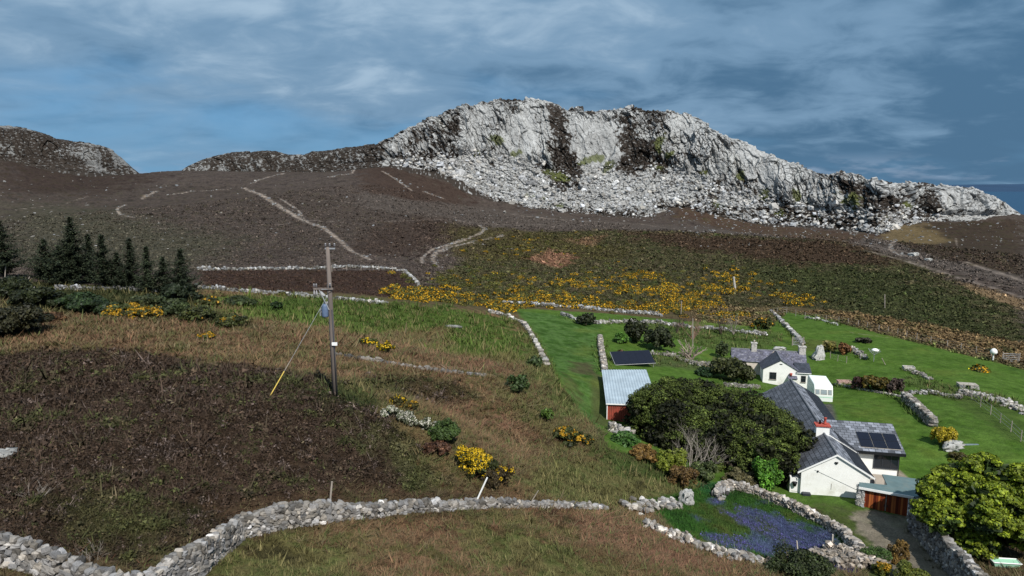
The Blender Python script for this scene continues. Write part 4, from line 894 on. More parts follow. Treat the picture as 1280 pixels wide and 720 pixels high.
gable_roof(near, 0, W, -0.06, L1_-0.02, HE, HA, 0.22, m_slate_shade, m_slate_pale, split=0.52, m_low=m_blackroof)  # left slates darker, right paler: sun and shade sides set by colour
gable_roof(near, -0.12, W+0.25, L1_+0.02, L2_+0.08, HE, HA2, 0.2, m_slate_shade, m_slate_pale, split=0.48, m_low=m_blackroof)
for y0_, y1_ in ((-0.1, L1_),):
    b = MB(); b.slab([(-0.3,-0.10,HE-0.18),(W/2,-0.10,HA-0.02),(W/2,-0.10,HA-0.16),(-0.3,-0.10,HE-0.32)], 0.04)
    b.slab([(W/2,-0.10,HA-0.02),(W+0.3,-0.10,HE-0.18),(W+0.3,-0.10,HE-0.32),(W/2,-0.10,HA-0.16)], 0.04); b.build('barge_board', m_whitetrim, near)
# chimney between the two ranges
b = MB().box(W/2-0.62, W/2+0.42, L1_-0.35, L1_+0.35, HA-0.9, HA+0.55); ch = b.build('chimney', m_white, near)
MB().box(W/2-0.70, W/2+0.50, L1_-0.43, L1_+0.43, HA+0.552, HA+0.68).build('chimney_cap', m_terra, ch)
MB().lathe([(0.14,HA+0.682),(0.16,HA+0.74),(0.11,HA+0.80),(0.10,HA+1.18),(0.13,HA+1.2),(0.13,HA+1.26)], W/2+0.1, L1_, 14).build('chimney_pot', m_terra, ch, True)
MB().lathe([(0.09,HA+0.682),(0.08,HA+0.98),(0.11,HA+1.0)], W/2-0.3, L1_, 12).build('chimney_pot', m_black, ch, True)
# gable fittings
MB().box(W/2-0.12, W/2+0.12, -0.07, -0.003, HA-0.78, HA-0.68).box(W/2-0.06, W/2+0.06, -0.06, -0.003, HA-0.86, HA-0.782).build('gable_lamp', m_black, near)
MB().box(1.15, 1.25, -0.07, -0.003, 2.0, 2.12).build('vent', m_black, near)
MB().tube([(0.95,-0.02,2.15),(2.6,-0.02,1.45),(4.95,-0.02,0.45)], 0.008, 5).build('cable', m_dark, near)
MB().tube([(2.25,-0.02,1.15),(2.25,-0.02,0.65)], 0.015, 5).build('pipe', m_concrete, near)
MB().lathe([(0.11,0.62),(0.17,0.86),(0.19,0.95)], -0.42, 0.10, 12).build('planter', m_black, near, True)
MB().box(-0.62, -0.15, 0.235, 0.247, 0.12, 0.15).build('air_brick', m_concrete, near)
MB().box(0.12, 0.72, -0.42, -0.05, -0.6, 0.28).box(0.17, 0.67, -0.44, -0.421, -0.1, 0.2).build('meter_box', m_dark, near)
MB().tube([(W+0.22,-0.0,HE-0.16),(W+0.22,L1_-0.1,HE-0.16)], 0.05, 8).tube([(W+0.22,-0.02,HE-0.14),(W+0.2,-0.02,0)], 0.035, 8).build('gutter', m_black, near)
MB().tube([(-0.22,0,HE-0.2),(-0.22,L1_,HE-0.2)], 0.05, 8).tube([(-0.25,0.05,HE-0.2),(-0.1,0.05,1.3)], 0.035, 8).build('gutter', m_black, near)
# wing with the big window
WX0, WX1, WY0, WY1, WR = 5.1, 8.62, 5.35, 12.4, 3.42
v = [(WX0-2.0,WY0,-1.2),(WX1,WY0,-1.2),(WX1,WY1,-1.2),(WX0-2.0,WY1,-1.2),(WX0-2.0,WY0,2.12),(WX1,WY0,2.12),(WX1,WY1,2.12),(WX0-2.0,WY1,2.12),(WX0-2.0,8.9,WR-0.1),(WX1,8.9,WR-0.1)]
MB().add(v, [(0,3,2,1),(0,1,5,4),(1,2,6,9,5),(2,3,7,6),(3,0,4,8,7),(4,5,9,8),(8,9,6,7)]).build('wing_wall', m_white, near)
RX0, RX1 = 3.2, 9.05
sl_ = (WR-2.2)/(8.9-5.2)
slope('wing_roof', [(RX0+1.9,5.05,2.2-0.15*sl_),(RX1,5.05,2.2-0.15*sl_),(RX1,8.9,WR),(RX0,8.9,WR)], 0.12, m_slate_pale, near)
slope('wing_roof', [(RX1,12.7,2.1),(RX0,12.7,2.1),(RX0,8.9,WR),(RX1,8.9,WR)], 0.12, m_slate_pale, near)
MB().box(WX0+0.1, RX1, 4.93, 5.04, 1.92, 2.16).build('fascia', m_black, near)
pz = lambda y: 2.2+(y-5.2)*sl_+0.07
for i in range(3):
    for j in range(2):
        x0 = 5.72+i*1.06; y0 = 5.48+j*0.98; ds = 0.10*(1-j)*0
        o = MB().slab([(x0,y0,pz(y0)),(x0+1.0,y0,pz(y0)),(x0+1.0,y0+0.94,pz(y0+0.94)),(x0,y0+0.94,pz(y0+0.94))], 0.04).build('solar_panel', m_panel, near); roof_uv(o)
    x0 = 5.70+i*1.06; y0 = 5.45; y1 = 7.45
    MB().slab([(x0,y0,pz(y0)-0.035),(x0+1.04,y0,pz(y0)-0.035),(x0+1.04,y1,pz(y1)-0.035),(x0,y1,pz(y1)-0.035)], 0.03).build('panel_frame', m_concrete, near)
wv = (7.67, WY0, 1.15)
fr = MB(); x0, x1, z0, z1 = 6.72, 8.66, 0.62, 1.90
fr.box(x0,x1,WY0-0.08,WY0-0.003,z1-0.09,z1).box(x0,x1,WY0-0.10,WY0-0.003,z0,z0+0.09).box(x0,x0+0.08,WY0-0.08,WY0-0.003,z0+0.09,z1-0.09).box(x1-0.08,x1,WY0-0.08,WY0-0.003,z0+0.09,z1-0.09).box(7.35,7.41,WY0-0.07,WY0-0.003,z0+0.09,z1-0.09).box(8.02,8.08,WY0-0.07,WY0-0.003,z0+0.09,z1-0.09)
pw = fr.build('picture_window', m_dark, near); MB().box(x0+0.05,x1-0.05,WY0-0.04,WY0-0.002,z0+0.05,z1-0.05).build('pane', m_glass, pw)
MB().tube([(RX1-0.12,4.95,1.95),(WX1+0.05,WY0-0.05,1.9),(WX1+0.05,WY0-0.05,0)], 0.035, 8).build('downpipe', m_black, near)
window_on(near, m_dark, (5.25-0.003+0.0, 2.6, 1.2), 0.1, 0.1, (1, 0), bars=0) if False else None
# heat pump under the right eave
hp = empty('heat_pump', (0, 0, 0)); q = near.matrix_basis
def nearw(x, y, z): 
    c, s = math.cos(-AZN), math.sin(-AZN); return (NB[0]+x*c-y*s, NB[1]+x*s+y*c, NB[2]+z)
hp.location = nearw(5.75, 2.3, 0); hp.rotation_euler = (0, 0, -AZN); tag(hp, 'small grey outdoor unit on the patio behind the white gable', 'heat pump')
MB().box(-0.32, 0.32, -0.2, 0.2, 0.35, 1.0).build('casing', m_concrete, hp, bevel=0.02); MB().lathe([(0.22,0),(0.22,0.02)], 0, 0, 16).build('fan_grille', m_dark, hp).matrix_basis = Matrix.Translation((0,-0.205,0.68)) @ Matrix.Rotation(math.radians(90), 4, 'X')
MB().box(-0.3,-0.2,-0.2,0.2,-0.3,0.348).box(0.2,0.3,-0.2,0.2,-0.3,0.348).build('stand', m_dark, hp)

# ---- garage with plank doors and a felt roof
m_felt = solid('green grey roofing felt', (0.10, 0.15, 0.155), 0.9, 0.12, 2, dirt=(0.14, 0.17, 0.16))
def plank_mat():
    m, nt, b = newmat('red cedar planks'); L = nt.links.new
    t = nd(nt, 'ShaderNodeTexCoord'); s = nd(nt, 'ShaderNodeSeparateXYZ'); L(t.outputs['Object'], s.inputs[0])
    a = nd(nt, 'ShaderNodeMath', operation='MULTIPLY'); a.inputs[1].default_value = 6.6; L(s.outputs[0], a.inputs[0])
    fl = nd(nt, 'ShaderNodeMath', operation='FLOOR'); L(a.outputs[0], fl.inputs[0]); fr_ = nd(nt, 'ShaderNodeMath', operation='FRACT'); L(a.outputs[0], fr_.inputs[0])
    wn = nd(nt, 'ShaderNodeTexWhiteNoise', noise_dimensions='1D'); L(fl.outputs[0], wn.inputs['W'])
    cr = nd(nt, 'ShaderNodeValToRGB'); cr.color_ramp.elements[0].color = (0.085, 0.014, 0.006, 1); cr.color_ramp.elements[1].color = (0.42, 0.13, 0.035, 1)
    e = cr.color_ramp.elements.new(0.6); e.color = (0.17, 0.032, 0.010, 1); L(wn.outputs[0], cr.inputs[0])
    g = nd(nt, 'ShaderNodeMath', operation='GREATER_THAN'); g.inputs[1].default_value = 0.09; L(fr_.outputs[0], g.inputs[0])
    mp = nd(nt, 'ShaderNodeMapping'); mp.inputs['Scale'].default_value = (30, 30, 1.5); L(t.outputs['Object'], mp.inputs[0]); n = nd(nt, 'ShaderNodeTexNoise'); n.inputs['Scale'].default_value = 1; n.inputs['Detail'].default_value = 4; L(mp.outputs[0], n.inputs[0])
    r = nd(nt, 'ShaderNodeMapRange'); r.inputs[3].default_value = 0.6; r.inputs[4].default_value = 1.4; L(n.outputs[0], r.inputs[0]); mu = nd(nt, 'ShaderNodeMath', operation='MULTIPLY'); L(g.outputs[0], mu.inputs[0]); L(r.outputs[0], mu.inputs[1])
    sc = nd(nt, 'ShaderNodeVectorMath', operation='SCALE'); L(cr.outputs[0], sc.inputs[0]); L(mu.outputs[0], sc.inputs['Scale']); L(sc.outputs[0], b.inputs['Base Color']); b.inputs['Roughness'].default_value = 0.55
    return m
m_plank = plank_mat()
gp = nearw(4.12, -1.75, 0); g_ang = -AZN - math.radians(14.5)
gar = empty('garage', (gp[0], gp[1], gp[2]), g_ang); tag(gar, 'garage with red plank doors and flat grey green roof at the lane head', 'garage')
GW = 2.95
for i in range(2):
    x0 = 0.06+i*GW/2; d_ = MB().box(0, GW/2-0.08, -0.06, 0, -0.35, 1.58).build('door', m_plank, gar, loc=(x0, 0, 0))
    MB().box(0.03 if i else GW/2-0.17, 0.09 if i else GW/2-0.11, -0.10, -0.061, 0.6, 0.78).build('handle', m_black, d_)
MB().box(-0.04,0.05,-0.09,0.06,-0.4,1.70).box(GW-0.05,GW+0.04,-0.09,0.06,-0.4,1.70).box(0.05,GW-0.05,-0.09,0.06,1.60,1.70).box(0.05,GW-0.05,-0.09,0.06,-0.42,-0.36).build('door_frame', m_whitetrim, gar)
MB().poly([(-0.35,-0.22),(GW+0.25,-0.22),(GW+1.6,0.9),(GW+1.2,3.5),(1.25,3.2),(1.55,1.15),(-0.35,0.75)], 1.74, 1.84).build('roof', m_felt, gar)
MB().poly([(-0.38,-0.27),(GW+0.25,-0.27),(GW+0.25,-0.225),(-0.38,-0.225)], 1.70, 1.87).build('fascia', m_whitetrim, gar)
MB().poly([(GW+0.05,-0.05),(GW+1.4,0.95),(GW+1.05,3.3),(1.45,3.05),(1.75,1.25),(0,0.7),(0,0.1),(GW+0.04,0.1)], -0.6, 1.735).build('wall', m_cream, gar)
def small_stack(name, parent, x0, x1, y0, y1, z1, tone=0.3):
    pos = []; size = []
    z = -0.3
    while z < z1:
        for x in np.arange(x0+0.1, x1, 0.24):
            for y in np.arange(y0+0.1, y1, 0.26): pos.append((x+rng.uniform(-.03,.03), y+rng.uniform(-.03,.03), z)); size.append((0.3, 0.3, 0.2))
        z += 0.15
    n = len(pos); V, F, Cc = place_stones(np.array(pos), np.array(size)*rng.uniform(.85, 1.2, (n, 3)), rng.normal(0, .2, n), rng.normal(0, .1, n), greys(n, tone, .12)); return mesh_np(name, V, F, m_stone, Cc, parent=parent)
small_stack('stone_pier', gar, -0.42, -0.05, -0.15, 0.7, 1.72, 0.26); small_stack('stone_pier', gar, GW+0.06, GW+0.5, -0.15, 0.7, 1.75, 0.22)
# patio slabs by the wing
o = MB().poly([nearw(*p, 0)[:2] for p in [(5.15,-1.0),(8.0,-0.6),(8.9,1.5),(9.6,5.0),(8.7,5.3),(5.15,5.3)]], -25.6, -24.33).build('patio', solid('patio slabs', (0.33, 0.28, 0.23), 0.9, 0.12, 1.2, dirt=(0.26, 0.23, 0.19)))
tag(o, 'pale slab patio between the white gable and the wing', 'patio', kind='structure')

# ---- the farther cottage
AZM = math.radians(14); MBP = Pz(953, 481.5, -27.7)
mid = empty('cottage', (MBP[0], MBP[1], MBP[2]), -AZM)
tag(mid, 'smaller white cottage behind, purple lichened slates and two stone chimneys', 'cottage')
GX1, HM, HR = 4.5, 2.45, 3.78
b = MB(); gable_block(b, 0, GX1, 0, 5.4, -1.5, HM-0.06, HR-0.1, 2.25); b.box(GX1+0.003, 6.05, 0.02, 5.4, -1.5, 2.1); b.build('wall', m_white, mid)
b = MB(); gable_block(b, 3.8, 7.0, 0, 9.8, -1.5, 2.3, HR-0.1); 
for i, (x, y, z) in enumerate(b.v): b.v[i] = (y-3.8, x, z)          # turned: ridge along x
b.build('wing_wall', m_cream, mid)
sl2 = (HR-HM)/2.25
slope('roof', [(-0.25,5.4,HM-0.25*sl2),(-0.25,-0.1,HM-0.25*sl2),(2.25,-0.1,HR),(2.25,5.4,HR)], 0.09, m_slate_dark, mid)  # shade of this slope is painted by using the darker slates
slope('roof', [(GX1+0.1,-0.1,HM-0.1*sl2),(GX1+0.1,5.0,HM-0.1*sl2),(2.25,5.0,HR),(2.25,-0.1,HR)], 0.09, m_slate_old, mid)
slope('roof', [(GX1-0.25,-0.12,2.18),(6.25,-0.12,2.18),(6.25,2.3,2.95),(GX1-0.25,2.3,2.95)], 0.08, m_slate_dark, mid)
slope('wing_roof', [(2.0,3.62,2.36),(6.25,3.62,2.36),(6.25,5.4,HR),(2.0,5.4,HR)], 0.08, m_slate_old, mid)
slope('wing_roof', [(-4.0,3.62,2.36),(0.2,3.62,2.36),(2.0,5.4,HR),(-4.0,5.4,HR)], 0.08, m_slate_old, mid)
slope('wing_roof', [(6.25,7.2,2.32),(-4.0,7.2,2.32),(-4.0,5.4,HR),(6.25,5.4,HR)], 0.08, m_slate_old, mid)
slope('wing_roof', [(4.3,2.25,2.92),(6.25,2.25,2.92),(6.25,3.66,2.42),(4.3,3.66,2.42)], 0.08, m_slate_old, mid)
MB().tube([(-4.0,5.4,HR+0.01),(6.25,5.4,HR+0.01)], 0.08, 6).tube([(2.25,-0.1,HR+0.01),(2.25,5.3,HR+0.01)], 0.08, 6).build('ridge_tiles', m_dark2, mid)
c1 = MB().box(5.3, 6.2, 5.0, 5.8, HR-0.9, HR+0.75).build('chimney', m_chimstone, mid, bevel=0.03); MB().box(5.22,6.28,4.93,5.87,HR+0.752,HR+0.86).build('chimney_cap', m_chimstone, c1)
MB().lathe([(0.15,HR+0.862),(0.12,HR+1.25),(0.15,HR+1.3)], 5.75, 5.4, 12).build('chimney_pot', m_cream, c1, True)
c2 = MB().box(-1.2, -0.45, 5.05, 5.75, HR-0.9, HR+0.95).build('chimney', m_chimstone, mid, bevel=0.03); MB().box(-1.27,-0.38,4.98,5.82,HR+0.952,HR+1.04).build('chimney_cap', m_chimstone, c2)
MB().lathe([(0.14,HR+1.042),(0.11,HR+1.35),(0.14,HR+1.4)], -0.82, 5.4, 12).build('chimney_pot', m_cream, c2, True)
m_sashdark = solid('dark sash paint', (0.05, 0.05, 0.055), 0.5, 0.1, 5)
window_on(mid, m_sashdark, (1.3, 0, 1.45), 0.9, 1.0, (0, -1), bars=1, hbar=True)
window_on(mid, m_sashdark, (5.25, 0.02, 1.25), 0.62, 0.9, (0, -1), bars=0, hbar=True)
MB().box(3.3, 4.3, -0.7, -0.003, -1.0, 1.35).build('porch', m_white, mid); slope('porch_roof', [(3.2,-0.85,1.42),(4.4,-0.85,1.42),(4.4,-0.003,1.62),(3.2,-0.003,1.62)], 0.08, m_slate_old, mid)
MB().lathe([(0.14,1.62),(0.16,1.85),(0.2,2.0)], 3.6, -0.2, 12).build('flower_pot', m_terra, mid, True)
MB().box(2.1, 2.45, -0.06, -0.003, 3.12, 3.2).build('gable_vent', m_black, mid)
MB().tube([(6.2,-0.14,2.08),(GX1-0.2,-0.14,2.08)], 0.045, 8).tube([(6.1,-0.08,2.05),(6.1,-0.08,-1)], 0.035, 8).build('gutter', m_whitetrim, mid)

# ---- touring caravan
cp_ = Pz(1017, 506, -26.6); van = empty('caravan', (cp_[0], cp_[1], cp_[2]+0.0), -AZM); tag(van, 'white touring caravan parked between the two cottages', 'caravan')
m_van = solid('caravan shell', (0.74, 0.78, 0.74), 0.45, 0.03, 1.5, spec=0.5); m_green = solid('pale green stripe', (0.35, 0.62, 0.45), 0.5, 0.05, 3)
pr = [(0,0.45),(0,1.3),(0.25,2.05),(0.55,2.42),(4.6,2.5),(5.0,2.2),(5.15,1.2),(5.0,0.45)]
mb = MB(); mb.add([(0.0,y,z) for y,z in pr]+[(2.1,y,z) for y,z in pr], [tuple(range(8)), tuple(range(15,7,-1))]+[(i,(i+1)%8,8+(i+1)%8,8+i) for i in range(8)])
body = mb.build('body', m_van, van, bevel=0.06)
fy = lambda z: 0.0 if z < 1.3 else (z-1.3)/0.75*0.25
for x0, x1 in ((0.12,0.62),(0.70,1.45),(1.53,1.98)):
    w_ = MB().slab([(x0,fy(1.36)-0.03,1.36),(x1,fy(1.36)-0.03,1.36),(x1,fy(1.95)-0.03,1.95),(x0,fy(1.95)-0.03,1.95)], 0.02).build('window_frame', m_concrete, van)
    MB().slab([(x0+.05,fy(1.41)-0.04,1.41),(x1-.05,fy(1.41)-0.04,1.41),(x1-.05,fy(1.9)-0.04,1.9),(x0+.05,fy(1.9)-0.04,1.9)], 0.008).build('pane', solid('smoked pane', (0.22,0.26,0.27), 0.2, 0.1, 3, spec=0.5), w_)
MB().box(2.102, 2.115, 0.9, 1.8, 1.3, 1.9).build('side_window', m_glass, van); MB().box(-0.012, 2.112, -0.012, 0.0, 1.0, 1.08).build('stripe', m_green, van)
for x in (0.12, 1.98):
    wq = MB().lathe([(0.16,-0.09),(0.3,-0.09),(0.32,-0.05),(0.32,0.05),(0.3,0.09),(0.16,0.09)], 0, 0, 18).build('wheel', m_black, van, True); wq.rotation_euler = (0, math.radians(90), 0); wq.location = (x, 2.7, 0.32)
    h_ = MB().lathe([(0.15,-0.1),(0.15,0.1)], 0, 0, 12).build('hub', m_concrete, wq)
MB().box(0.2,1.9,0.3,4.8,0.32,0.44).build('chassis', m_black, van); MB().tube([(0.4,0.3,0.4),(1.05,-0.9,0.42),(1.7,0.3,0.4)], 0.03, 6).tube([(1.05,-0.9,0.5),(1.05,-0.9,0.05)], 0.03, 6).build('tow_bar', m_concrete, van)

# ---- corrugated shed
def corr_mat(name, c, rust=None, k=9.0, rough=0.45):
    m, nt, b = newmat(name); L = nt.links.new
    t = nd(nt, 'ShaderNodeTexCoord'); s = nd(nt, 'ShaderNodeSeparateXYZ'); L(t.outputs['Object'], s.inputs[0])
    n = nd(nt, 'ShaderNodeTexNoise'); n.inputs['Scale'].default_value = 0.7; n.inputs['Detail'].default_value = 7; L(t.outputs['Object'], n.inputs[0])
    r = nd(nt, 'ShaderNodeMapRange'); r.inputs[1].default_value = 0.3; r.inputs[2].default_value = 0.7; r.inputs[3].default_value = 0.82; r.inputs[4].default_value = 1.12; L(n.outputs[0], r.inputs[0])
    f = nd(nt, 'ShaderNodeMath', operation='MULTIPLY'); f.inputs[1].default_value = 0.95; L(s.outputs[1], f.inputs[0]); fr_ = nd(nt, 'ShaderNodeMath', operation='FRACT'); L(f.outputs[0], fr_.inputs[0])
    g = nd(nt, 'ShaderNodeMapRange'); g.inputs[1].default_value = 0.0; g.inputs[2].default_value = 0.06; g.inputs[3].default_value = 0.8; g.inputs[4].default_value = 1.0; L(fr_.outputs[0], g.inputs[0])
    mu = nd(nt, 'ShaderNodeMath', operation='MULTIPLY'); L(g.outputs[0], mu.inputs[0]); L(r.outputs[0], mu.inputs[1])
    sc = nd(nt, 'ShaderNodeVectorMath', operation='SCALE'); sc.inputs[0].default_value = c; L(mu.outputs[0], sc.inputs['Scale']); out = sc.outputs[0]
    if rust:
        n2 = nd(nt, 'ShaderNodeTexNoise'); n2.inputs['Scale'].default_value = 1.6; n2.inputs['Detail'].default_value = 9; L(t.outputs['Object'], n2.inputs[0]); r2 = nd(nt, 'ShaderNodeMapRange'); r2.inputs[1].default_value = 0.5; r2.inputs[2].default_value = 0.7; L(n2.outputs[0], r2.inputs[0])
        mm = nd(nt, 'ShaderNodeMix', data_type='RGBA'); L(r2.outputs[0], mm.inputs[0]); L(out, mm.inputs[6]); mm.inputs[7].default_value = (*rust, 1); out = mm.outputs[2]
    L(out, b.inputs['Base Color']); b.inputs['Roughness'].default_value = rough
    return m
m_tin = corr_mat('pale tin sheet', (0.36, 0.43, 0.48)); m_redtin = corr_mat('red tin sheet', (0.27, 0.055, 0.035), (0.13, 0.04, 0.025), rough=0.7)
sp_ = (9.75, 67.25, -24.2); shd = empty('shed', sp_, math.radians(-5.3)); tag(shd, 'tin shed with a pale blue grey roof and red end beside the big hedge', 'shed')
SW, SL = 4.9, 11.8
def corrugated(x0, x1, y0, y1, zf, amp_, per, axis=0):
    """wavy sheet, waves along axis"""
    n = int((x1-x0)/per*6); xs_ = np.linspace(x0, x1, n); V = []
    for y in (y0, y1):
        for x in xs_: V.append((x, y, zf(x, y)+amp_*math.sin(2*math.pi*x/per)))
    V = np.array(V); V2 = V - [0, 0, 0.03]; A = np.vstack([V, V2]); F = []
    for i in range(n-1):
        F.append((i, i+1, n+i+1, n+i)); F.append((2*n+i+1, 2*n+i, 3*n+i, 3*n+i+1)); F.append((i+1, i, 2*n+i, 2*n+i+1)); F.append((n+i, n+i+1, 3*n+i+1, 3*n+i))
    F.append((0, n, 3*n, 2*n)); F.append((2*n-1, n-1, 3*n-1, 4*n-1))
    return A, np.array(F)
A, F = corrugated(-0.15, SW+0.2, -0.15, SL+0.15, lambda x, y: 2.08+0.03*x+0.018*y, 0.03, 0.30)
roof = mesh_np('roof', A, F, m_tin, None, False, shd)
A, F = corrugated(0, SW, 0, 1, lambda x, y: 0, 0.02, 0.22)
A2 = np.c_[A[:, 0], -A[:, 2]-0.02, np.where(A[:, 1] > 0.5, 2.0+0.04*A[:, 0], -0.1)]; mesh_np('end_wall', A2, F[:, ::-1], m_redtin, None, False, shd)
MB().box(0,SW,0.05,SL,-1.0,2.0).build('side_wall', m_concrete, shd); MB().box(-0.15,SW+0.2,-0.22,-0.155,1.98,2.08).build('gutter', m_whitetrim, shd)
MB().box(-0.04,SW+0.02,-0.12,-0.05,-0.18,-0.06).box(-0.06,0.02,-0.10,-0.05,-0.059,1.97).build('sill_board', m_whitetrim, shd)

# ---- ground mounted solar array
sa = on(790, 458); arr = empty('solar_array', tuple(sa), math.radians(10)); tag(arr, 'black solar panel array tilted on a frame on the lawn behind the shed', 'solar array')
for i in range(5):
    x0 = -2.3+i*1.12; o = MB().slab([(x0,0,0.35),(x0+1.11,0,0.35),(x0+1.11-0.0,2.35,1.55),(x0,2.35,1.55)], 0.04).build('solar_panel', m_panel, arr); roof_uv(o)
MB().tube([(-2.2,0.15,0.38),(-2.2,0.15,-0.3)], 0.04, 6).tube([(3.1,0.15,0.38),(3.1,0.15,-0.3)], 0.04, 6).tube([(-2.2,2.1,1.35),(-2.2,2.1,-0.3)], 0.04, 6).tube([(3.1,2.1,1.35),(3.1,2.1,-0.3)], 0.04, 6).tube([(-2.35,-0.03,0.3),(3.35,-0.03,0.3)], 0.03, 6).tube([(-2.35,0.0,0.32),(-2.35,2.35,1.5)], 0.035, 6).build('frame', solid('galvanised steel', (0.4,0.4,0.4), 0.5, 0.1, 5, metal=0.6), arr)
# ------------------------------------------------------------------ plants
m_leaf = vcol('leaves', 0.6, 0.22, 1.3, 0.3, trans=0.18)
m_needle = vcol('conifer foliage', 0.7, 0.2, 1.0, 0.2)
m_grass = vcol('grass and bracken blades', 0.75, 0.2, 1.5, 0.15)
m_bark = solid('bark', (0.10, 0.075, 0.055), 0.95, 0.3, 6, bump=0.6, bscale=14)
m_greybark = solid('grey bark', (0.24, 0.21, 0.18), 0.95, 0.25, 6)
def unit(v): return v/(np.linalg.norm(v, axis=-1, keepdims=True)+1e-9)
def rsph(n, r=rng): return unit(r.normal(0, 1, (n, 3)))
def quads(c, nrm, size, colr, aspect=1.5, twist=None):
    """diamond leaves: centre, normal, half length, colour"""
    n = len(c); a = unit(np.cross(nrm, rsph(n))); b = np.cross(nrm, a); s = size[:, None]
    V = np.stack([c-a*s, c-b*s/aspect+nrm*s*0.15, c+a*s, c+b*s/aspect-nrm*s*0.1], 1).reshape(-1, 3)
    return V, np.arange(4*n).reshape(n, 4), np.repeat(colr, 4, 0)
def tone_of(n, cA, cB, spread=0.22):
    t = rng.random(n)[:, None]; c = np.array(cA)*(1-t)+np.array(cB)*t
    return c*np.exp(rng.normal(0, spread, n))[:, None]
def blob_leaves(blobs, n, size, cA, cB, flower=None, fl_frac=0.0, sub=(14, 0.42), flat=1.0, out=0.75, hollow=0.25, fl_up=0.0, fl_clump=True):
    """blobs: rows x y z rx ry rz. Each gets sub-clumps on its surface; leaves sit on the sub-clumps."""
    B = np.array(blobs, float); vol = (B[:,3]*B[:,4]*B[:,5])**(2/3); k, fr = sub
    cen = []; rad = []
    for q, w in zip(B, vol/vol.max()):
        m = max(6, int(k*w)) if len(B) > 1 else k
        d = rsph(m); d[:, 2] = np.where(d[:, 2] < -0.45, -d[:, 2], d[:, 2])
        cen.append(q[:3]+d*q[3:6]*rng.uniform(0.62, 0.95, (m, 1))); rad.append(np.repeat(q[None, 3:6], m, 0)*fr*np.exp(rng.normal(0, 0.25, (m, 1))))
    cen = np.vstack(cen); rad = np.vstack(rad); rad[:, 2] *= flat; ctone = np.exp(rng.normal(0, 0.20, len(cen))); isf = rng.random(len(cen)) < fl_frac*1.15
    i = rng.choice(len(cen), n, p=(rad[:,0]*rad[:,1])/(rad[:,0]*rad[:,1]).sum()); d = rsph(n)
    rr = rng.uniform(0, 1, n)**0.25; c = cen[i] + d*rad[i]*(hollow+(1-hollow)*rr)[:, None]
    nrm = unit(d*out + rsph(n)*0.6 + np.array([0, 0, 0.25])); s = size*np.exp(rng.normal(0, 0.25, n)); colr = tone_of(n, cA, cB)*ctone[i][:, None]
    if flower is not None:
        f = (isf[i] & (rng.random(n) < 0.8)) if fl_clump else (rng.random(n) < fl_frac); f &= d[:, 2] > -0.3-0*fl_up
        if fl_up: f &= (d[:, 2] > fl_up) 
        colr[f] = tone_of(f.sum(), flower, np.array(flower)*0.85, 0.12); s[f] *= 0.8
    return quads(c, nrm, s, colr)
GRN = lambda r, g, b: lin(r, g, b)*0.88
def plant(name, label, cat, p, blobs, n, size, cA, cB, trunk_h=0.5, trunk_r=0.06, group=None, stems=3, mat=None, bark=None, kid='foliage', tname='stem', lean=(0, 0), **kw):
    e = empty(name, tuple(p)); tag(e, label, cat, group)
    V, F, Cc = blob_leaves(blobs, n, size, cA, cB, **kw); mesh_np(kid, V, F, mat or m_leaf, Cc, parent=e)
    B = np.array(blobs, float); mb = MB()
    for k in range(stems):
        q = B[rng.integers(0, len(B))]; d = rng.normal(0, 0.12, 2); t = (q[0]*0.7+d[0], q[1]*0.7+d[1], q[2])
        mb.tube([(d[0]*0.5, d[1]*0.5, -0.35), (d[0]+t[0]*0.25, d[1]+t[1]*0.25, max(0.1, t[2]*0.4)), t], [trunk_r*(1 if stems < 3 else 0.8), trunk_r*0.75, trunk_r*0.25], 6)
    mb.build(tname, bark or m_bark, e)
    return e
def bush(label, u, v, w, h, cA, cB, name='bush', cat='bush', dens=1.0, leaf=None, group=None, depth=None, nb=4, **kw):
    p = on(u, v); w2 = w/2; dp = (depth or w)/2; r = p[1]
    blobs = []
    for k in range(nb):
        a = 2*math.pi*k/nb + rng.uniform(-.4, .4); rr = rng.uniform(0.35, 0.55) if nb > 1 else 0
        bh = h*rng.uniform(0.62, 1.0); blobs.append((math.cos(a)*w2*rr, math.sin(a)*dp*rr, bh*0.5, w2*(1-rr)*1.05, dp*(1-rr)*1.05, bh*0.52))
    leaf = leaf or float(np.clip(0.0020*r, 0.05, 0.22)); n = int(dens*min(14000, 3.2*(w*h*2+w*dp*2)/(leaf*leaf*1.3)))
    return plant(name, label, cat, p, blobs, max(n, 120), leaf, cA, cB, trunk_r=0.04, group=group, sub=(16, 0.36), **kw)

# the great cypress beside the house
hb = []
for u, v, Y, r in [(812,507,64,2.2),(838,501,65,2.4),(864,503,65,2.5),(892,509,64,2.5),(920,516,63,2.5),(946,526,61,2.5),(968,540,58,2.2),(986,553,54.5,1.85),(835,530,62,2.2),(866,536,61,2.6),(900,546,59,2.6),(935,556,57,2.5),(964,568,54.5,2.0),(850,552,60,1.9),(882,562,58,2.1),(916,574,56,1.9),(945,582,54,1.5),(978,578,52.5,1.3),(800,530,64,1.6),(820,548,61.5,1.5),(860,580,57,1.3),(895,592,55.5,1.2),(930,594,54,1.1),(985,572,53.5,1.2)]:
    q = PY(u, v, Y); hb.append((*q, r*1.02, r*1.05, r*0.92))
hp0 = np.array([17.0, 58.0, gz(17.0, 58.0)]); hb = [(x-hp0[0], y-hp0[1], z-hp0[2], a, b_, c_) for x, y, z, a, b_, c_ in hb]
cyp = empty('cypress', tuple(hp0)); tag(cyp, 'huge spreading dark olive cypress between the shed and the white cottage', 'tree')
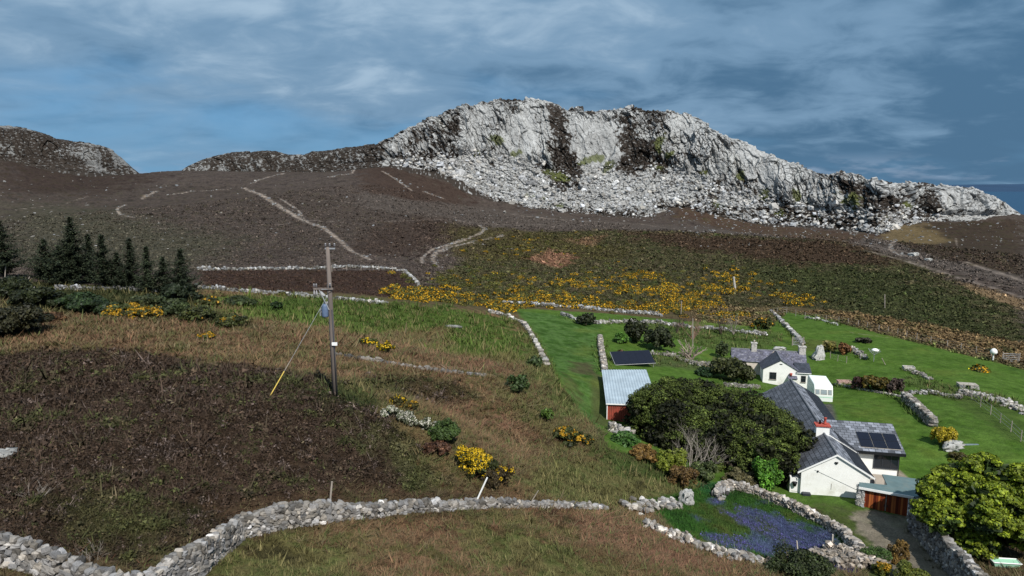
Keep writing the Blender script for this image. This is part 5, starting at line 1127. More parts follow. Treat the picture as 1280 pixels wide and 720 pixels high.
V, F, Cc = blob_leaves(hb, 230000, 0.075, GRN(42,52,21), GRN(86,98,42), sub=(150, 0.19), flat=0.7, out=0.75, hollow=0.1); mesh_np('crown', V, F, m_needle, Cc, parent=cyp)
V, F, Cc = blob_leaves([(x, y, z-0.25, a*0.90, b_*0.90, c_*0.90) for x, y, z, a, b_, c_ in hb], 40000, 0.17, GRN(24,26,12), GRN(36,40,18), sub=(10, 0.5), out=0.3); mesh_np('inner_shade_leaves', V, F, m_needle, Cc, parent=cyp)  # darker leaf layer, crown's inner shade put into its colour
mb = MB()
for q in hb[::2]: mb.tube([(q[0]*0.35, q[1]*0.35, -1.0), (q[0]*0.6, q[1]*0.6, max(0.8, q[2]*0.4)), q[:3]], [0.32, 0.2, 0.07], 7)
mb.build('trunk', m_bark, cyp)
# bright sycamore at the right edge
sp0 = np.array([31.2, 42.0, 0]); sp0[2] = gz(sp0[0], sp0[1])
sc_ = PY(1228, 632, 42.5) - sp0; sb = []
for k in range(26):
    d = rsph(1)[0]; d[2] = abs(d[2])*0.9-0.25; sb.append((*(sc_ + d*np.array([3.2, 2.8, 2.3])), 1.25*rng.uniform(.75, 1.2), 1.25*rng.uniform(.75, 1.2), 0.95*rng.uniform(.75, 1.2)))
sb += [(*(PY(1196, 662, 41.5)-sp0), 1.1, 1.1, 0.8), (*(PY(1210, 678, 41)-sp0), 1.1, 1.1, 0.8), (*(PY(1180, 650, 42)-sp0), 0.9, 0.9, 0.6), (*(PY(1222, 680, 41)-sp0), 1.3, 1.2, 0.8), (*(PY(1262, 672, 41)-sp0), 1.4, 1.3, 0.9), (*(PY(1275, 600, 42)-sp0), 1.4, 1.3, 1.0), (*(PY(1235, 585, 43)-sp0), 1.3, 1.3, 0.8), (*(PY(1165, 618, 43)-sp0), 0.8, 0.8, 0.55), (*(PY(1172, 655, 41)-sp0), 0.75, 0.8, 0.5), (*(PY(1195, 590, 44)-sp0), 1.0, 1.0, 0.8), (*(PY(1180, 635, 42)-sp0), 0.9, 0.9, 0.7)]
syc = empty('sycamore', tuple(sp0)); tag(syc, 'bright yellow green broadleaf tree overhanging the lane wall at the right edge', 'tree')
V, F, Cc = blob_leaves(sb, 90000, 0.09, GRN(78,96,20), GRN(138,150,38), sub=(44, 0.24), flat=0.6, out=0.9, hollow=0.4); mesh_np('crown', V, F, m_leaf, Cc, parent=syc)
V, F, Cc = blob_leaves([(x, y, z-0.2, a*0.75, b_*0.75, c_*0.7) for x, y, z, a, b_, c_ in sb], 6000, 0.26, GRN(30,44,12), GRN(44,60,18), sub=(8, 0.5), out=0.3); mesh_np('shaded_inner_leaves', V, F, m_leaf, Cc, parent=syc)  # dark leaves painting the shade seen through gaps in the crown
mb = MB(); mb.tube([(0,0,-1),(0.1,0,1.2),(sc_[0]*0.4, sc_[1]*0.4, sc_[2]*0.6),(sc_[0],sc_[1],sc_[2]+1)], [0.34,0.28,0.2,0.06], 9)
for q in sb[::3]: mb.tube([(0.1,0,1.2),(q[0]*0.5,q[1]*0.5,max(1.3,q[2]*0.7)),q[:3]], [0.16,0.09,0.03], 6)
mb.build('trunk', m_bark, syc)

# wind-bitten spruces on the left
def spruce(label, u, vb, vt, wpx, Y=None, tone=1.0, dens=1.0, lean=0.04):
    b = on(u, vb) if Y is None else np.array([*PY(u, vb, Y)[:2], 0]); b[2] = gz(b[0], b[1]); d = math.hypot(b[1], 0)
    top = PY(u, vt, b[1]); h = top[2]-b[2]; w = 1.45*wpx*b[1]/FPX
    e = empty('spruce', tuple(b)); tag(e, label, 'tree', 'spruces in a row at the left')
    bw = MB().tube([(0,0,-0.5),(lean*h*0.3,0,h*0.5),(lean*h,0,h*0.97)], [0.2*h/8,0.13*h/8,0.02], 7)
    cs = []; ns = []; ss = []; lv = int(h/0.26)
    for i in range(lv):
        t = (i+0.5)/lv; z = h*(0.08+0.92*t); R = w*(1-t)**0.9*(0.55+0.75*rng.random())*(1 if t > .12 else .75)+0.08
        for k in range(int(6+5*(1-t))):
            a = rng.uniform(0, 6.28); L_ = R*rng.uniform(0.5, 1.15); 
            if rng.random() < 0.12: continue
            m = max(3, int(L_/0.16*dens)); s = np.linspace(0.15, 1, m)
            x = lean*z+np.cos(a)*L_*s; y = np.sin(a)*L_*s; zz = z - 0.28*L_*s + 0.42*L_*s**3
            for o in range(6):
                j = rng.normal(0, 0.13, (m, 3))*(1-0.3*s[:, None]); cs.append(np.c_[x, y, zz]+j); ns.append(unit(np.c_[rng.normal(0, .5, m), rng.normal(0, .5, m), np.ones(m)])); ss.append(0.17*(1.1-0.55*s))
            if t < 0.8 and k % 2 == 0: bw.tube([(lean*z, 0, z), (lean*z+math.cos(a)*L_*0.6, math.sin(a)*L_*0.6, z-0.1*L_)], [0.035, 0.012], 4, False)
    cs = np.vstack(cs); V, F, Cc = quads(cs, np.vstack(ns), np.concatenate(ss), tone_of(len(cs), GRN(28,36,25)*tone, GRN(56,64,44)*tone), 2.2)
    mesh_np('crown', V, F, m_needle, Cc, parent=e); bw.build('trunk', m_bark, e)
spruce('tall spruce cut by the left edge of the photo', 4, 352, 276, 26, 84)
spruce('tallest spruce of the row with a spiky top', 92, 360, 272, 26, 85, dens=1.2)
spruce('broad dull spruce left of the tallest one', 58, 356, 300, 26, 85.5, 1.15)
spruce('slim spruce tucked behind the tallest one on its right', 113, 358, 293, 15, 88, 0.95)
spruce('leaning spruce right of the tallest with wind-swept branches', 131, 364, 294, 20, 84, 1.0, lean=0.02)
spruce('narrow dark spruce in the middle of the gap before the last trees', 164, 366, 299, 16, 84, 0.9)
spruce('thin greyish spruce second from the right end of the row', 185, 367, 309, 15, 84, 1.35, 0.8)
spruce('bushy spruce at the right end of the row', 227, 371, 312, 23, 83, 1.05)
spruce('low spreading spruce filling the gap right of the leaning one', 148, 367, 316, 20, 84.5, 1.0)
spruce('low dark spruce between the last two trees of the row', 205, 370, 322, 19, 84, 1.0)
spruce('broad low spruce in front of the tallest one', 76, 362, 308, 26, 83, 1.05)
bush('low spruce seedling thicket at the foot of the right end spruce', 228, 378, 5.0, 2.0, GRN(26,36,22), GRN(48,58,36))

# ---- individual shrubs
YEL = lin(222,184,30)*0.8; ORG = lin(206,158,36)*0.68
OL_A, OL_B = GRN(42,48,20), GRN(72,78,36); DK_A, DK_B = GRN(26,32,16), GRN(48,54,26); RU_A, RU_B = GRN(84,58,36), GRN(122,92,54); GR_A, GR_B = GRN(40,66,24), GRN(70,100,40)
e1 = bush('gorse bush in full yellow flower on the slope above the wall, behind the leaning post', 594, 592, 2.2, 1.5, OL_A, OL_B, 'gorse_bush', 'gorse bush', flower=YEL, fl_frac=0.75, leaf=0.06)
bush('darker half flowered gorse beside the brightest gorse bush', 622, 606, 1.9, 1.25, GRN(44,36,26), GRN(72,62,36), 'gorse_bush', 'gorse bush', flower=YEL, fl_frac=0.22, leaf=0.06)
bush('fresh green shrub between the white blossom and the gorse', 556, 553, 2.0, 1.2, GRN(48,66,30), GRN(80,100,46), leaf=0.06)
for k, (u, v) in enumerate([(490,522),(508,529),(526,536),(541,541)]):
    bush(['blossoming white thorn at the upper left end of its row', 'second blossoming thorn from the left in its row', 'third blossoming thorn from the left in its row', 'blossoming white thorn against the fresh green shrub'][k], u, v, 1.25, 0.75, GRN(66,74,50), GRN(100,104,78), 'hawthorn_bush', 'hawthorn', flower=GRN(214,210,196), fl_frac=0.5, fl_clump=False, leaf=0.055, group='hawthorns in blossom on the slope', nb=2)
bush('brown dead bracken clump below the white blossom', 545, 566, 1.6, 0.6, GRN(60,40,30), GRN(92,64,46), leaf=0.06)
bush('small sparse gorse above the white blossom', 498, 506, 1.0, 0.7, OL_A, GRN(82,74,40), 'gorse_bush', 'gorse bush', flower=YEL, fl_frac=0.25, leaf=0.05)
bush('small gorse with dull flowers right above the white blossom', 512, 511, 1.1, 0.6, OL_A, GRN(96,84,44), 'gorse_bush', 'gorse bush', flower=ORG, fl_frac=0.25, leaf=0.05)
bush('small gorse left of a pair on the bracken slope', 461, 433, 1.7, 0.9, OL_A, OL_B, 'gorse_bush', 'gorse bush', flower=YEL, fl_frac=0.3)
bush('small bright gorse right of a pair on the bracken slope', 482, 441, 1.8, 0.95, OL_A, OL_B, 'gorse_bush', 'gorse bush', flower=YEL, fl_frac=0.6)
bush('gorse with orange flowers left of the cypress foot', 712, 553, 2.4, 1.3, OL_A, OL_B, 'gorse_bush', 'gorse bush', flower=ORG, fl_frac=0.45)
bush('little gorse right of the orange flowered one', 733, 556, 1.1, 0.8, OL_A, OL_B, 'gorse_bush', 'gorse bush', flower=ORG, fl_frac=0.4)
bush('green bush on the slope below the end of the strip wall', 647, 490, 1.9, 1.7, GRN(40,56,28), GRN(66,86,42))
bush('rounded bush against the strip wall', 668, 460, 1.8, 1.3, GRN(44,60,30), GRN(70,88,44))
bush('small light green sapling on the bracken slope', 683, 526, 1.1, 1.2, GRN(60,84,30), GRN(92,116,50))
bush('yellow green sprawling shrub in front of the cypress', 836, 590, 2.6, 1.9, GRN(86,98,28), GRN(120,128,44), leaf=0.09)
bush('rusty shrub left of the yellow green one', 805, 575, 2.4, 1.2, GRN(92,68,34), GRN(126,100,50), leaf=0.09)
bush('rusty tangled shrub behind the squared boulder', 853, 606, 2.2, 1.6, GRN(80,60,34), GRN(112,90,50), leaf=0.08)
bush('low green shrub right of the shed wall stones', 782, 556, 2.6, 0.9, GRN(44,72,28), GRN(70,104,44))
bush('dull green shrub between boulder and cypress', 880, 600, 2.3, 1.4, GRN(58,72,36), GRN(88,98,56), leaf=0.08)
bush('grey twiggy scrub at the cypress foot beside the bright shrub', 925, 606, 2.6, 1.2, GRN(84,78,52), GRN(110,104,70), leaf=0.07)
bush('bright green rounded shrub between the cypress and the white gable', 957, 613, 2.3, 2.6, GRN(50,90,22), GRN(92,134,44), leaf=0.09)
bush('dark green brambles filling the bottom edge below the bluebells', 1003, 726, 3.6, 1.5, GRN(34,42,20), GRN(60,70,36), leaf=0.06)
bush('fresh green mound on the verge beside the lane', 1096, 704, 1.9, 0.9, GRN(54,74,34), GRN(72,94,44), leaf=0.05)
bush('orange brown shrub standing beside the lane', 1122, 703, 1.2, 1.7, GRN(88,68,32), GRN(118,94,46), leaf=0.05, nb=3)
bush('small yellow flowered bush at the bottom edge beside the lane', 1104, 718, 1.1, 0.8, GRN(70,80,26), GRN(104,104,36), leaf=0.05, flower=ORG, fl_frac=0.6)
bush('green yellow scrub at the bottom edge right of the yellow flowers', 1140, 726, 2.0, 0.9, GRN(66,80,28), GRN(110,112,44), leaf=0.05)
bush('golden rounded conifer at the end of the capped wall', 1178, 556, 2.35, 1.9, GRN(136,124,24), GRN(178,158,40), 'golden_conifer', 'conifer', leaf=0.09)
bush('small brown green bush between golden conifer and bright tree', 1197, 574, 1.6, 0.8, GRN(70,60,34), GRN(100,96,46))
bush('dense round dark bush above the green strip', 733, 406, 3.2, 2.0, GRN(30,38,22), GRN(56,64,36))
bush('dark round tree left of a pair behind the solar array', 795, 428, 3.9, 3.2, DK_A, DK_B)
bush('dark round tree right of a pair behind the solar array', 823, 438, 4.4, 3.4, DK_A, GRN(52,60,30))
bush('small rusty shrub on the end of the broad wall', 777, 450, 1.4, 1.3, GRN(62,44,34), GRN(90,70,48))
bush('low spreading dark juniper on the lawn', 880, 470, 2.2, 1.1, GRN(24,44,24), GRN(44,66,36))
bush('upright green bush between dead tree roots and cottage', 902, 448, 1.9, 2.8, GRN(34,44,22), GRN(64,76,40))
bush('wide olive shrubbery against the farther cottage wing', 915, 476, 5.6, 3.2, GRN(38,44,22), GRN(74,78,40), nb=6)
bush('fresh light green hump beside the solar array trees', 775, 428, 2.6, 1.4, GRN(54,88,26), GRN(80,116,40))
bush('reddish leafed shrub at the left end of the dark shrub bed', 1074, 486, 1.9, 1.6, GRN(56,36,32), GRN(84,58,50))
bush('mottled green and gold shrub in the middle of the shrub bed', 1095, 488, 3.4, 1.9, GRN(58,58,26), GRN(110,90,32), nb=5)
bush('purple grey rounded shrub at the right end of the shrub bed', 1118, 491, 2.4, 1.9, GRN(66,54,48), GRN(96,82,74))
bush('gorse clump against the straight climbing wall', 953, 411, 3.8, 2.2, OL_A, OL_B, 'gorse_bush', 'gorse bush', flower=ORG, fl_frac=0.35)
bush('small tree with yellow green leaves by the boulder', 1036, 440, 2.2, 1.9, GRN(92,88,40), GRN(124,116,60))
bush('small rusty tree right of the boulder', 1055, 443, 2.0, 2.0, GRN(90,60,34), GRN(124,88,52))
bush('grey green flat bush far up the fenced lawn', 1079, 428, 2.6, 0.8, GRN(44,44,34), GRN(70,66,50))
lt = [(12,372,5,2.2,DK_A,DK_B,0,'dark green thicket below the conifer at the left edge'),(48,384,5,2.0,DK_A,DK_B,0,'dark green bush among thorns left of the brown grass'),(88,385,5,1.7,GRN(28,44,22),GRN(52,70,34),0,'dark green bush under the tallest spruce'),(120,392,4.6,1.7,GRN(28,44,22),GRN(50,66,34),0,'bushy dark green mound above the brown bracken'),
 (155,394,4.6,1.5,OL_A,OL_B,.35,'gorse with dull yellow flowers left in the green belt'),(182,398,3.6,1.2,OL_A,OL_B,.55,'gorse with bright yellow patch in the green belt'),(212,393,4.6,1.5,GRN(40,50,26),GRN(64,74,40),0,'olive bush right of the flowered gorse'),(246,402,3.6,1.5,DK_A,OL_B,0.05,'dark tangled bush in the middle of the green belt'),(288,408,3.4,1.1,OL_A,OL_B,.35,'gorse low in the bracken at the end of the green belt'),
 (262,384,2.6,1.2,OL_A,OL_B,.35,'gorse with yellow spots right below the last spruce'),(256,424,1.6,.6,OL_A,OL_B,.5,'tiny yellow gorse alone in the brown bracken'),(345,388,1.6,1.1,DK_A,GR_A,0,'single dark bush on the green slope left of the pole'),(300,381,4.2,1.1,GRN(36,48,24),GRN(62,72,38),0,'low olive scrub at the bottom of the thin wall'),(185,380,4.4,1.2,GRN(40,50,28),GRN(66,72,42),0,'olive scrub in front of the thin greyish spruce'),(60,402,2.6,0.9,GRN(64,44,30),GRN(92,68,44),0,'rust brown bracken clump under the dark bushes')]
for u, v, w, h, a, b_, f, lab in lt:
    bush(lab, u, v, w, h, a, b_, 'gorse_bush' if f > 0.1 else 'bush', 'gorse bush' if f > 0.1 else 'bush', flower=ORG if f else None, fl_frac=f)
bush('heather overgrowth hanging over the dark rock at the left edge', 14, 418, 5.6, 2.6, GRN(34,36,20), GRN(58,56,34))

# bare trees and dead wood: tapered branching twigs
def bare(name, label, u, v, h, spread, n, mat, cat='tree', r0=0.09, depth=3, seed=1):
    p = on(u, v); e = empty(name, tuple(p)); tag(e, label, cat); r = random.Random(seed); tw = MB(); tr = MB()
    def grow(mb, a, d, L_, rad, lev):
        b = a + d*L_*0.5 + Vector((r.uniform(-.1,.1), r.uniform(-.1,.1), r.uniform(-.05,.1)))*L_; c = b + (d+Vector((r.uniform(-.3,.3), r.uniform(-.3,.3), r.uniform(-.1,.3)))).normalized()*L_*0.5
        mb.tube([a, b, c], [rad, rad*0.8, rad*0.5], 5, False)
        if lev > 0:
            for _ in range(3 if lev > 1 else 4):
                nd_ = (d + Vector((r.uniform(-1,1), r.uniform(-1,1), r.uniform(-.3,.6)))*0.8).normalized(); grow(tw, c if r.random() < .6 else b, nd_, L_*r.uniform(.5, .8), rad*0.5, lev-1)
    for k in range(n):
        d = Vector((r.uniform(-1,1)*spread, r.uniform(-1,1)*spread, 1)).normalized(); grow(tr, Vector((r.uniform(-.15,.15), r.uniform(-.15,.15), -0.2)), d, h*r.uniform(.4, .55), r0, depth)
    tr.build('trunk', mat, e); 
    if tw.v: tw.build('twigs', mat, e)
    return e
m_rusttwig = solid('reddish twigs', (0.19, 0.11, 0.085), 0.9, 0.3, 4); m_darktwig = solid('dark twigs', (0.06, 0.045, 0.035), 0.9, 0.3, 4)
bare('bare_shrub', 'grey leafless thorn spreading in front of the cypress', 862, 592, 3.6, 0.9, 7, m_greybark, 'shrub', 0.05, 3, 3)
bare('bare_shrub', 'grey leafless twigs above the rusty shrub at the cypress foot', 884, 590, 3.0, 0.8, 5, m_greybark, 'shrub', 0.04, 3, 5)
bare('dead_tree', 'pale uprooted tree stump with twisted roots in the garden', 863, 449, 3.0, 1.3, 8, solid('bleached wood', (0.30,0.24,0.20), 0.9, 0.3, 5), 'dead tree', 0.16, 2, 8)
bare('bare_shrub', 'reddish leafless shrub behind the twisted stump', 866, 424, 4.2, 0.8, 7, m_rusttwig, 'shrub', 0.06, 3, 11)
bare('bare_shrub', 'dull brown leafless shrub left of the reddish one', 846, 416, 3.4, 0.35, 6, m_darktwig, 'shrub', 0.06, 3, 14)
bare('bare_shrub', 'narrow dark leafless tree by the garden top wall', 901, 418, 3.0, 0.25, 6, m_darktwig, 'shrub', 0.07, 3, 17)
bare('bare_shrub', 'narrow grey leafless tree right of the dark one', 917, 418, 3.1, 0.35, 6, m_greybark, 'shrub', 0.06, 3, 19)
for k, (u, v, lab) in enumerate([(120,700,'dead grey heather sprig in the green patch at lower left'),(50,622,'pale bare twigs sticking out of the heather at the left'),(300,660,'bleached bracken stems leaning over the wall bend')]):
    bare('bare_shrub', lab, u, v, 0.9, 1.1, 6, m_greybark, 'shrub', 0.012, 2, 30+k)

# ---- ground cover that nobody could count
def sample_cover(n, l0, l1, kinds, prob=None, amin=-40, amax=40, lpow=1.0):
    a = np.radians(rng.uniform(amin, amax, n)); l = l0 + (l1-l0)*rng.random(n)**lpow
    i = np.clip(((a-A0)/(A1-A0)*(NA-1)).round().astype(int), 0, NA-1); j = np.clip(((l-L0)/(L1-L0)*(NR-1)).round().astype(int), 0, NR-1)
    ok = np.isin(TUFT[i, j], kinds)
    if prob is not None: ok &= rng.random(n) < prob(i, j)
    i = i[ok]; j = j[ok]; a = a[ok]; l = l[ok]; r = np.exp(l); x = r*np.sin(a); y = r*np.cos(a)
    return np.c_[x, y, ground_z(x, y)], C[i, j], r, i, j
def tris(base, tip, wdir, w, cb, ct):
    n = len(base); V = np.stack([base-wdir*w[:, None], base+wdir*w[:, None], tip], 1).reshape(-1, 3)
    Cc = np.stack([cb, cb, ct], 1).reshape(-1, 3); return V, np.arange(3*n).reshape(n, 3), Cc
def blades(pos, size, K, lean, width, colr, spread=0.5, var=0.25, tipgain=1.25):
    n = len(pos); I = np.repeat(np.arange(n), K); m = len(I); a = rng.uniform(0, 6.28, m); s = size[I]*np.exp(rng.normal(0, .25, m))
    off = np.c_[np.cos(a), np.sin(a)]*(rng.random(m)*spread)[:, None]*size[I][:, None]; b = pos[I] + np.c_[off, -0.05*s]
    a2 = a + rng.normal(0, 0.8, m); ln = lean*np.exp(rng.normal(0, .35, m)); tip = b + np.c_[np.cos(a2)*ln*s, np.sin(a2)*ln*s, s*np.clip(1.1-0.35*ln, 0.25, 1)]
    wd = np.c_[-np.sin(a2), np.cos(a2), np.zeros(m)]; cc = colr[I]*np.exp(rng.normal(0, var, m))[:, None]
    return tris(b, tip, wd, s*width, cc*0.85, cc*tipgain)
def cover_obj(name, label, parts, mat):
    Vs, Fs, Cs = [], [], []; o = 0
    for V, F, Cc in parts: Vs.append(V); Fs.append(F+o); Cs.append(Cc); o += len(V)
    return tag(mesh_np(name, np.vstack(Vs), np.vstack(Fs), mat, np.clip(np.vstack(Cs), 0.004, 0.75)), label, kind='stuff')
def domes(pos, size, K, colr, flat=0.55, q=0.30, var=0.28):
    n = len(pos); I = np.repeat(np.arange(n), K); d = rsph(len(I)); d[:, 2] = np.abs(d[:, 2]); s = size[I]
    c = pos[I] + d*s[:, None]*np.array([0.5, 0.5, flat*0.8])*rng.uniform(0.6, 1.05, (len(I), 1))
    nrm = unit(d*0.8+rsph(len(I))*0.6); cl = np.exp(rng.normal(0, 0.22, n))[I]
    cc = colr[I]*(np.exp(rng.normal(0, var, len(I)))*cl)[:, None]
    a = unit(np.cross(nrm, rsph(len(I)))); b = np.cross(nrm, a); w = (s*q)[:, None]
    V = np.stack([c-a*w, c+a*w*0.3-b*w*0.8, c+a*w*0.6+b*w*0.8], 1).reshape(-1, 3); return V, np.arange(len(V)).reshape(-1, 3), np.repeat(cc, 3, 0)
ln = math.log
p, cc, r, i, j = sample_cover(150000, ln(15), ln(78), [1]); s = np.clip(0.0062*r, 0.09, 0.30)*np.exp(rng.normal(0, .3, len(r)))*(1+0.5*(n_sml[i, j] > 0.15))
t = n_mid[i, j]+0.7*n_sml[i, j]+rng.normal(0, .22, len(r)); cc2 = cc*1.3; k = t > .40; cc2[k] = GRN(64,66,38); k = (t < -.45); cc2[k] = GRN(92,80,74); k = rng.random(len(r)) < .02; cc2[k] = GRN(90,80,62)
cover_obj('heather', 'dark brown heather bushes with green tips covering the left slope', [domes(p, s, 9, cc2, 0.75, 0.20), blades(p[::3], s[::3]*1.1, 5, 0.8, 0.05, cc2[::3]*1.05, 0.6)], m_grass)
p, cc, r, i, j = sample_cover(170000, ln(15), ln(100), [2]); s = np.clip(0.0052*r, 0.11, 0.40)*np.exp(rng.normal(0, .35, len(r)))
t = rng.random(len(r)); cc2 = cc*1.22; s *= 0.85; cc2[t < .14] = GRN(132,118,88)*0.6; cc2[(t > .14) & (t < .26)] = GRN(84,90,52); cc2[(t > .26) & (t < .34)] = GRN(88,62,46)
cover_obj('bracken', 'flattened straw brown dead bracken and rough grass over the slopes', [blades(p, s, 8, 1.15, 0.07, cc2, 0.95, 0.2, 1.12)], m_grass)
p, cc, r, i, j = sample_cover(90000, ln(15), ln(135), [3]); s = np.clip(0.0050*r, 0.11, 0.42)*np.exp(rng.normal(0, .35, len(r)))
cover_obj('rough_grass', 'rough green tussock grass growing between the bracken', [blades(p, s, 7, 0.7, 0.07, np.where(rng.random((len(r), 1)) < 0.22, GRN(120,112,74)*0.8, cc*1.2), 0.8)], m_grass)
p, cc, r, i, j = sample_cover(90000, ln(32), ln(62), [4, 5], lambda i, j: np.where((BLUE[i, j] > 0.35) | (PADDOCK[i, j] > 0.5), 0.8, 0.0), 5, 40); bl = (BLUE[i, j] > 0.3) & (rng.random(len(r)) < 0.40*sstep(-0.2, 0.5, n_mid[i, j]+n_sml[i, j]+0.5*n_w2[i, j]))
cover_obj('paddock_grass', 'lush green grass of the walled paddock', [blades(p[~bl], np.full((~bl).sum(), 0.14), 5, 0.6, 0.07, cc[~bl]*1.4*np.array([0.85, 1.0, 0.8]), 0.6)], m_grass)
cover_obj('bluebells', 'drifts of violet bluebells flowering in the walled paddock', [domes(p[bl]+[0, 0, 0.10], np.full(bl.sum(), 0.16), 6, np.tile(GRN(90,84,148), (bl.sum(), 1)), 0.5, 0.16, 0.3)], m_grass)
# yellow gorse belt, one mass
gp_ = []
for u, v, ru, rv, k in [(511,367,14,4,26),(531,369,16,4,30),(561,373,20,4,34),(621,382,10,4,16),(640,384,10,3,10),(658,371,16,5,24),(679,376,16,4,26),(705,354,16,4,18),(716,381,14,3,16),(749,380,16,3,22),(793,364,16,3,18),(826,363,14,4,24),(830,385,22,4,34),(850,373,20,4,34),(862,385,14,4,26),(880,380,14,4,20),(786,346,14,3,12),(812,345,10,3,8),(887,366,14,4,12),(912,394,12,2,16),(910,402,10,3,8),(981,371,8,3,8),(998,377,12,3,14),(910,346,14,4,12),(930,360,16,6,14),(740,345,60,10,50),(650,350,60,8,46),(560,352,30,8,20),(870,350,60,12,50),(700,368,100,10,80),(640,312,40,10,30),(700,305,40,8,24),(1225,462,1,1,1)]:
    for _ in range(int(k*1.7)): gp_.append((rng.normal(u, ru*1.05), rng.normal(v, rv*0.9), 1 if ru < 25 and rng.random() < 0.8 else 0))
P_ = []; Y_ = []
for u, v, y in gp_:
    h_ = hit(u, v, 0, GZ); P_.append(h_); Y_.append(y)
P_ = np.array(P_); P_[:, 2] = ground_z(P_[:, 0], P_[:, 1]); Y_ = np.array(Y_); n = len(P_); s = rng.uniform(1.1, 2.7, n)*np.where(Y_ == 1, 1.0, 0.85)
cy = np.where((Y_[:, None] == 1) | (rng.random((n, 1)) < 0.28), ORG*0.88, GRN(88,82,38)); pr1 = domes(P_, s*1.1, 90, cy, 0.4, 0.072, 0.35); pr2 = domes(P_-[0,0,0.1], s*1.05, 90, np.tile(GRN(64,68,34), (n, 1)), 0.5, 0.10)
cover_obj('gorse_belt', 'broad belt of yellow flowering gorse below the moor', [pr1, pr2], m_grass)
# low scrub on the mound and bracken belt
p, cc, r, i, j = sample_cover(90000, ln(110), ln(285), [6], lambda i, j: ROUGH[i, j]*1.4*(TRK[i, j] < 0.25), -8, 40); s = np.clip(0.0040*r, 0.3, 1.1)*np.exp(rng.normal(0, .35, len(r)))
cover_obj('mound_scrub', 'low dark olive heath covering the rounded mound', [domes(p, s, 7, cc*1.5, 0.36, 0.26, 0.28)], m_grass)
p, cc, r, i, j = sample_cover(60000, ln(95), ln(330), [6], lambda i, j: (TRK[i, j] < 0.25)*1.0, -40, 10); s = np.clip(0.0034*r, 0.3, 1.0)*np.exp(rng.normal(0, .35, len(r)))
cover_obj('moor_heath', 'short grey brown heath on the open moor', [domes(p, s, 5, cc*1.5, 0.24, 0.26, 0.22)], m_grass)
p, cc, r, i, j = sample_cover(30000, ln(90), ln(160), [2], None, 15, 40); s = np.clip(0.005*r, 0.3, 0.9)*np.exp(rng.normal(0, .3, len(r)))
cover_obj('bracken_belt', 'rusty bracken belt behind the long wire fence', [domes(p, s, 9, cc*1.6, 0.6, 0.24, 0.3)], m_grass)
# grass grown against the wall feet
wp = []
for P in WALLS:
    seg = np.linalg.norm(np.diff(P, axis=0), axis=1); S = np.r_[0, np.cumsum(seg)]; k = int(S[-1]*7); s_ = rng.uniform(0, S[-1], k); x = np.interp(s_, S, P[:, 0]); y = np.interp(s_, S, P[:, 1]); sd = rng.normal(0, 0.55, (k, 2)); wp.append(np.c_[x+sd[:, 0], y+sd[:, 1]])
wp = np.vstack(wp); r = np.hypot(wp[:, 0], wp[:, 1]); z = ground_z(wp[:, 0], wp[:, 1]); i = np.clip(((np.arctan2(wp[:, 0], wp[:, 1])-A0)/(A1-A0)*(NA-1)).astype(int), 0, NA-1); j = np.clip(((np.log(r)-L0)/(L1-L0)*(NR-1)).astype(int), 0, NR-1)
cover_obj('wall_weeds', 'rough grass and weeds grown against the wall feet', [blades(np.c_[wp, z], np.clip(0.006*r, 0.14, 0.5), 8, 0.6, 0.07, C[i, j]*1.5*0.6+0.4*GRN(86,88,52), 0.5)], m_grass)
# ------------------------------------------------------------------ posts, poles, gates and garden things
m_wood = solid('weathered post', (0.30, 0.26, 0.22), 0.9, 0.3, 6, bump=0.4, bscale=30, stretch=(1, 1, 0.2))
m_polewood = solid('creosoted pole', (0.15, 0.125, 0.11), 0.9, 0.3, 5, bump=0.4, bscale=20, stretch=(1, 1, 0.1))
m_steel = solid('dull galvanised steel', (0.36, 0.37, 0.38), 0.55, 0.15, 6, metal=0.5)
m_porc = solid('brown porcelain', (0.30, 0.29, 0.30), 0.3, 0.1, 6, spec=0.5)
m_blue = solid('blue grey paint', (0.10, 0.14, 0.22), 0.5, 0.15, 6)
# pole
pb = on(419, 494); PB = np.array(pb); topz = PY(409, 309, pb[1])[2]; PH = topz-pb[2]; lean = (PY(409.5, 309, pb[1])[0]-pb[0])/PH
pole = empty('utility_pole', tuple(PB)); tag(pole, 'tall wooden utility pole with a crossarm and small blue grey transformer', 'utility pole')
def pl(z): return lean*z
MB().tube([(pl(-.6),0,-.6),(pl(3),0,3),(pl(6),0,6),(pl(PH),0,PH)], [0.17,0.155,0.14,0.115], 14).build('pole', m_polewood, pole, True)
MB().tube([(pl(0)+0.12,-0.14,0),(pl(5.4)+0.1,-0.13,5.4)], 0.035, 8).tube([(pl(0)-0.1,-0.14,0),(pl(7)-0.1,-0.13,7)], 0.022, 6).build('cable_guard', m_dark, pole, True)
z_ = PH-2.55
MB().box(-0.95+pl(z_),0.25+pl(z_),-0.20,-0.11,z_,z_+0.11).build('crossarm', m_polewood, pole)
MB().tube([(pl(z_)-0.6,-0.16,z_),(pl(z_)-0.05,-0.15,z_-1.25)], 0.035, 6).tube([(pl(z_)+0.05,-0.17,z_+0.02),(pl(z_)-0.45,-0.19,z_+0.02)], 0.03, 6).build('brace', m_steel, pole)
ins = [(0.05,7)]
def insulator(x, y, z, tilt=0):
    o = MB().lathe([(0.02,-0.12),(0.025,0),(0.075,0.01),(0.03,0.05),(0.07,0.06),(0.03,0.10),(0.06,0.11),(0.03,0.16)], 0, 0, 10).build('insulator', m_porc, pole, True); o.location = (x, y, z); o.rotation_euler = (0, tilt, 0)
for dx in (-0.9, -0.76): insulator(pl(z_)+dx, -0.16, z_+0.2); insulator(pl(z_)+dx, -0.16, z_-0.12, math.pi)
insulator(pl(z_)+0.08, -0.2, z_+0.24)
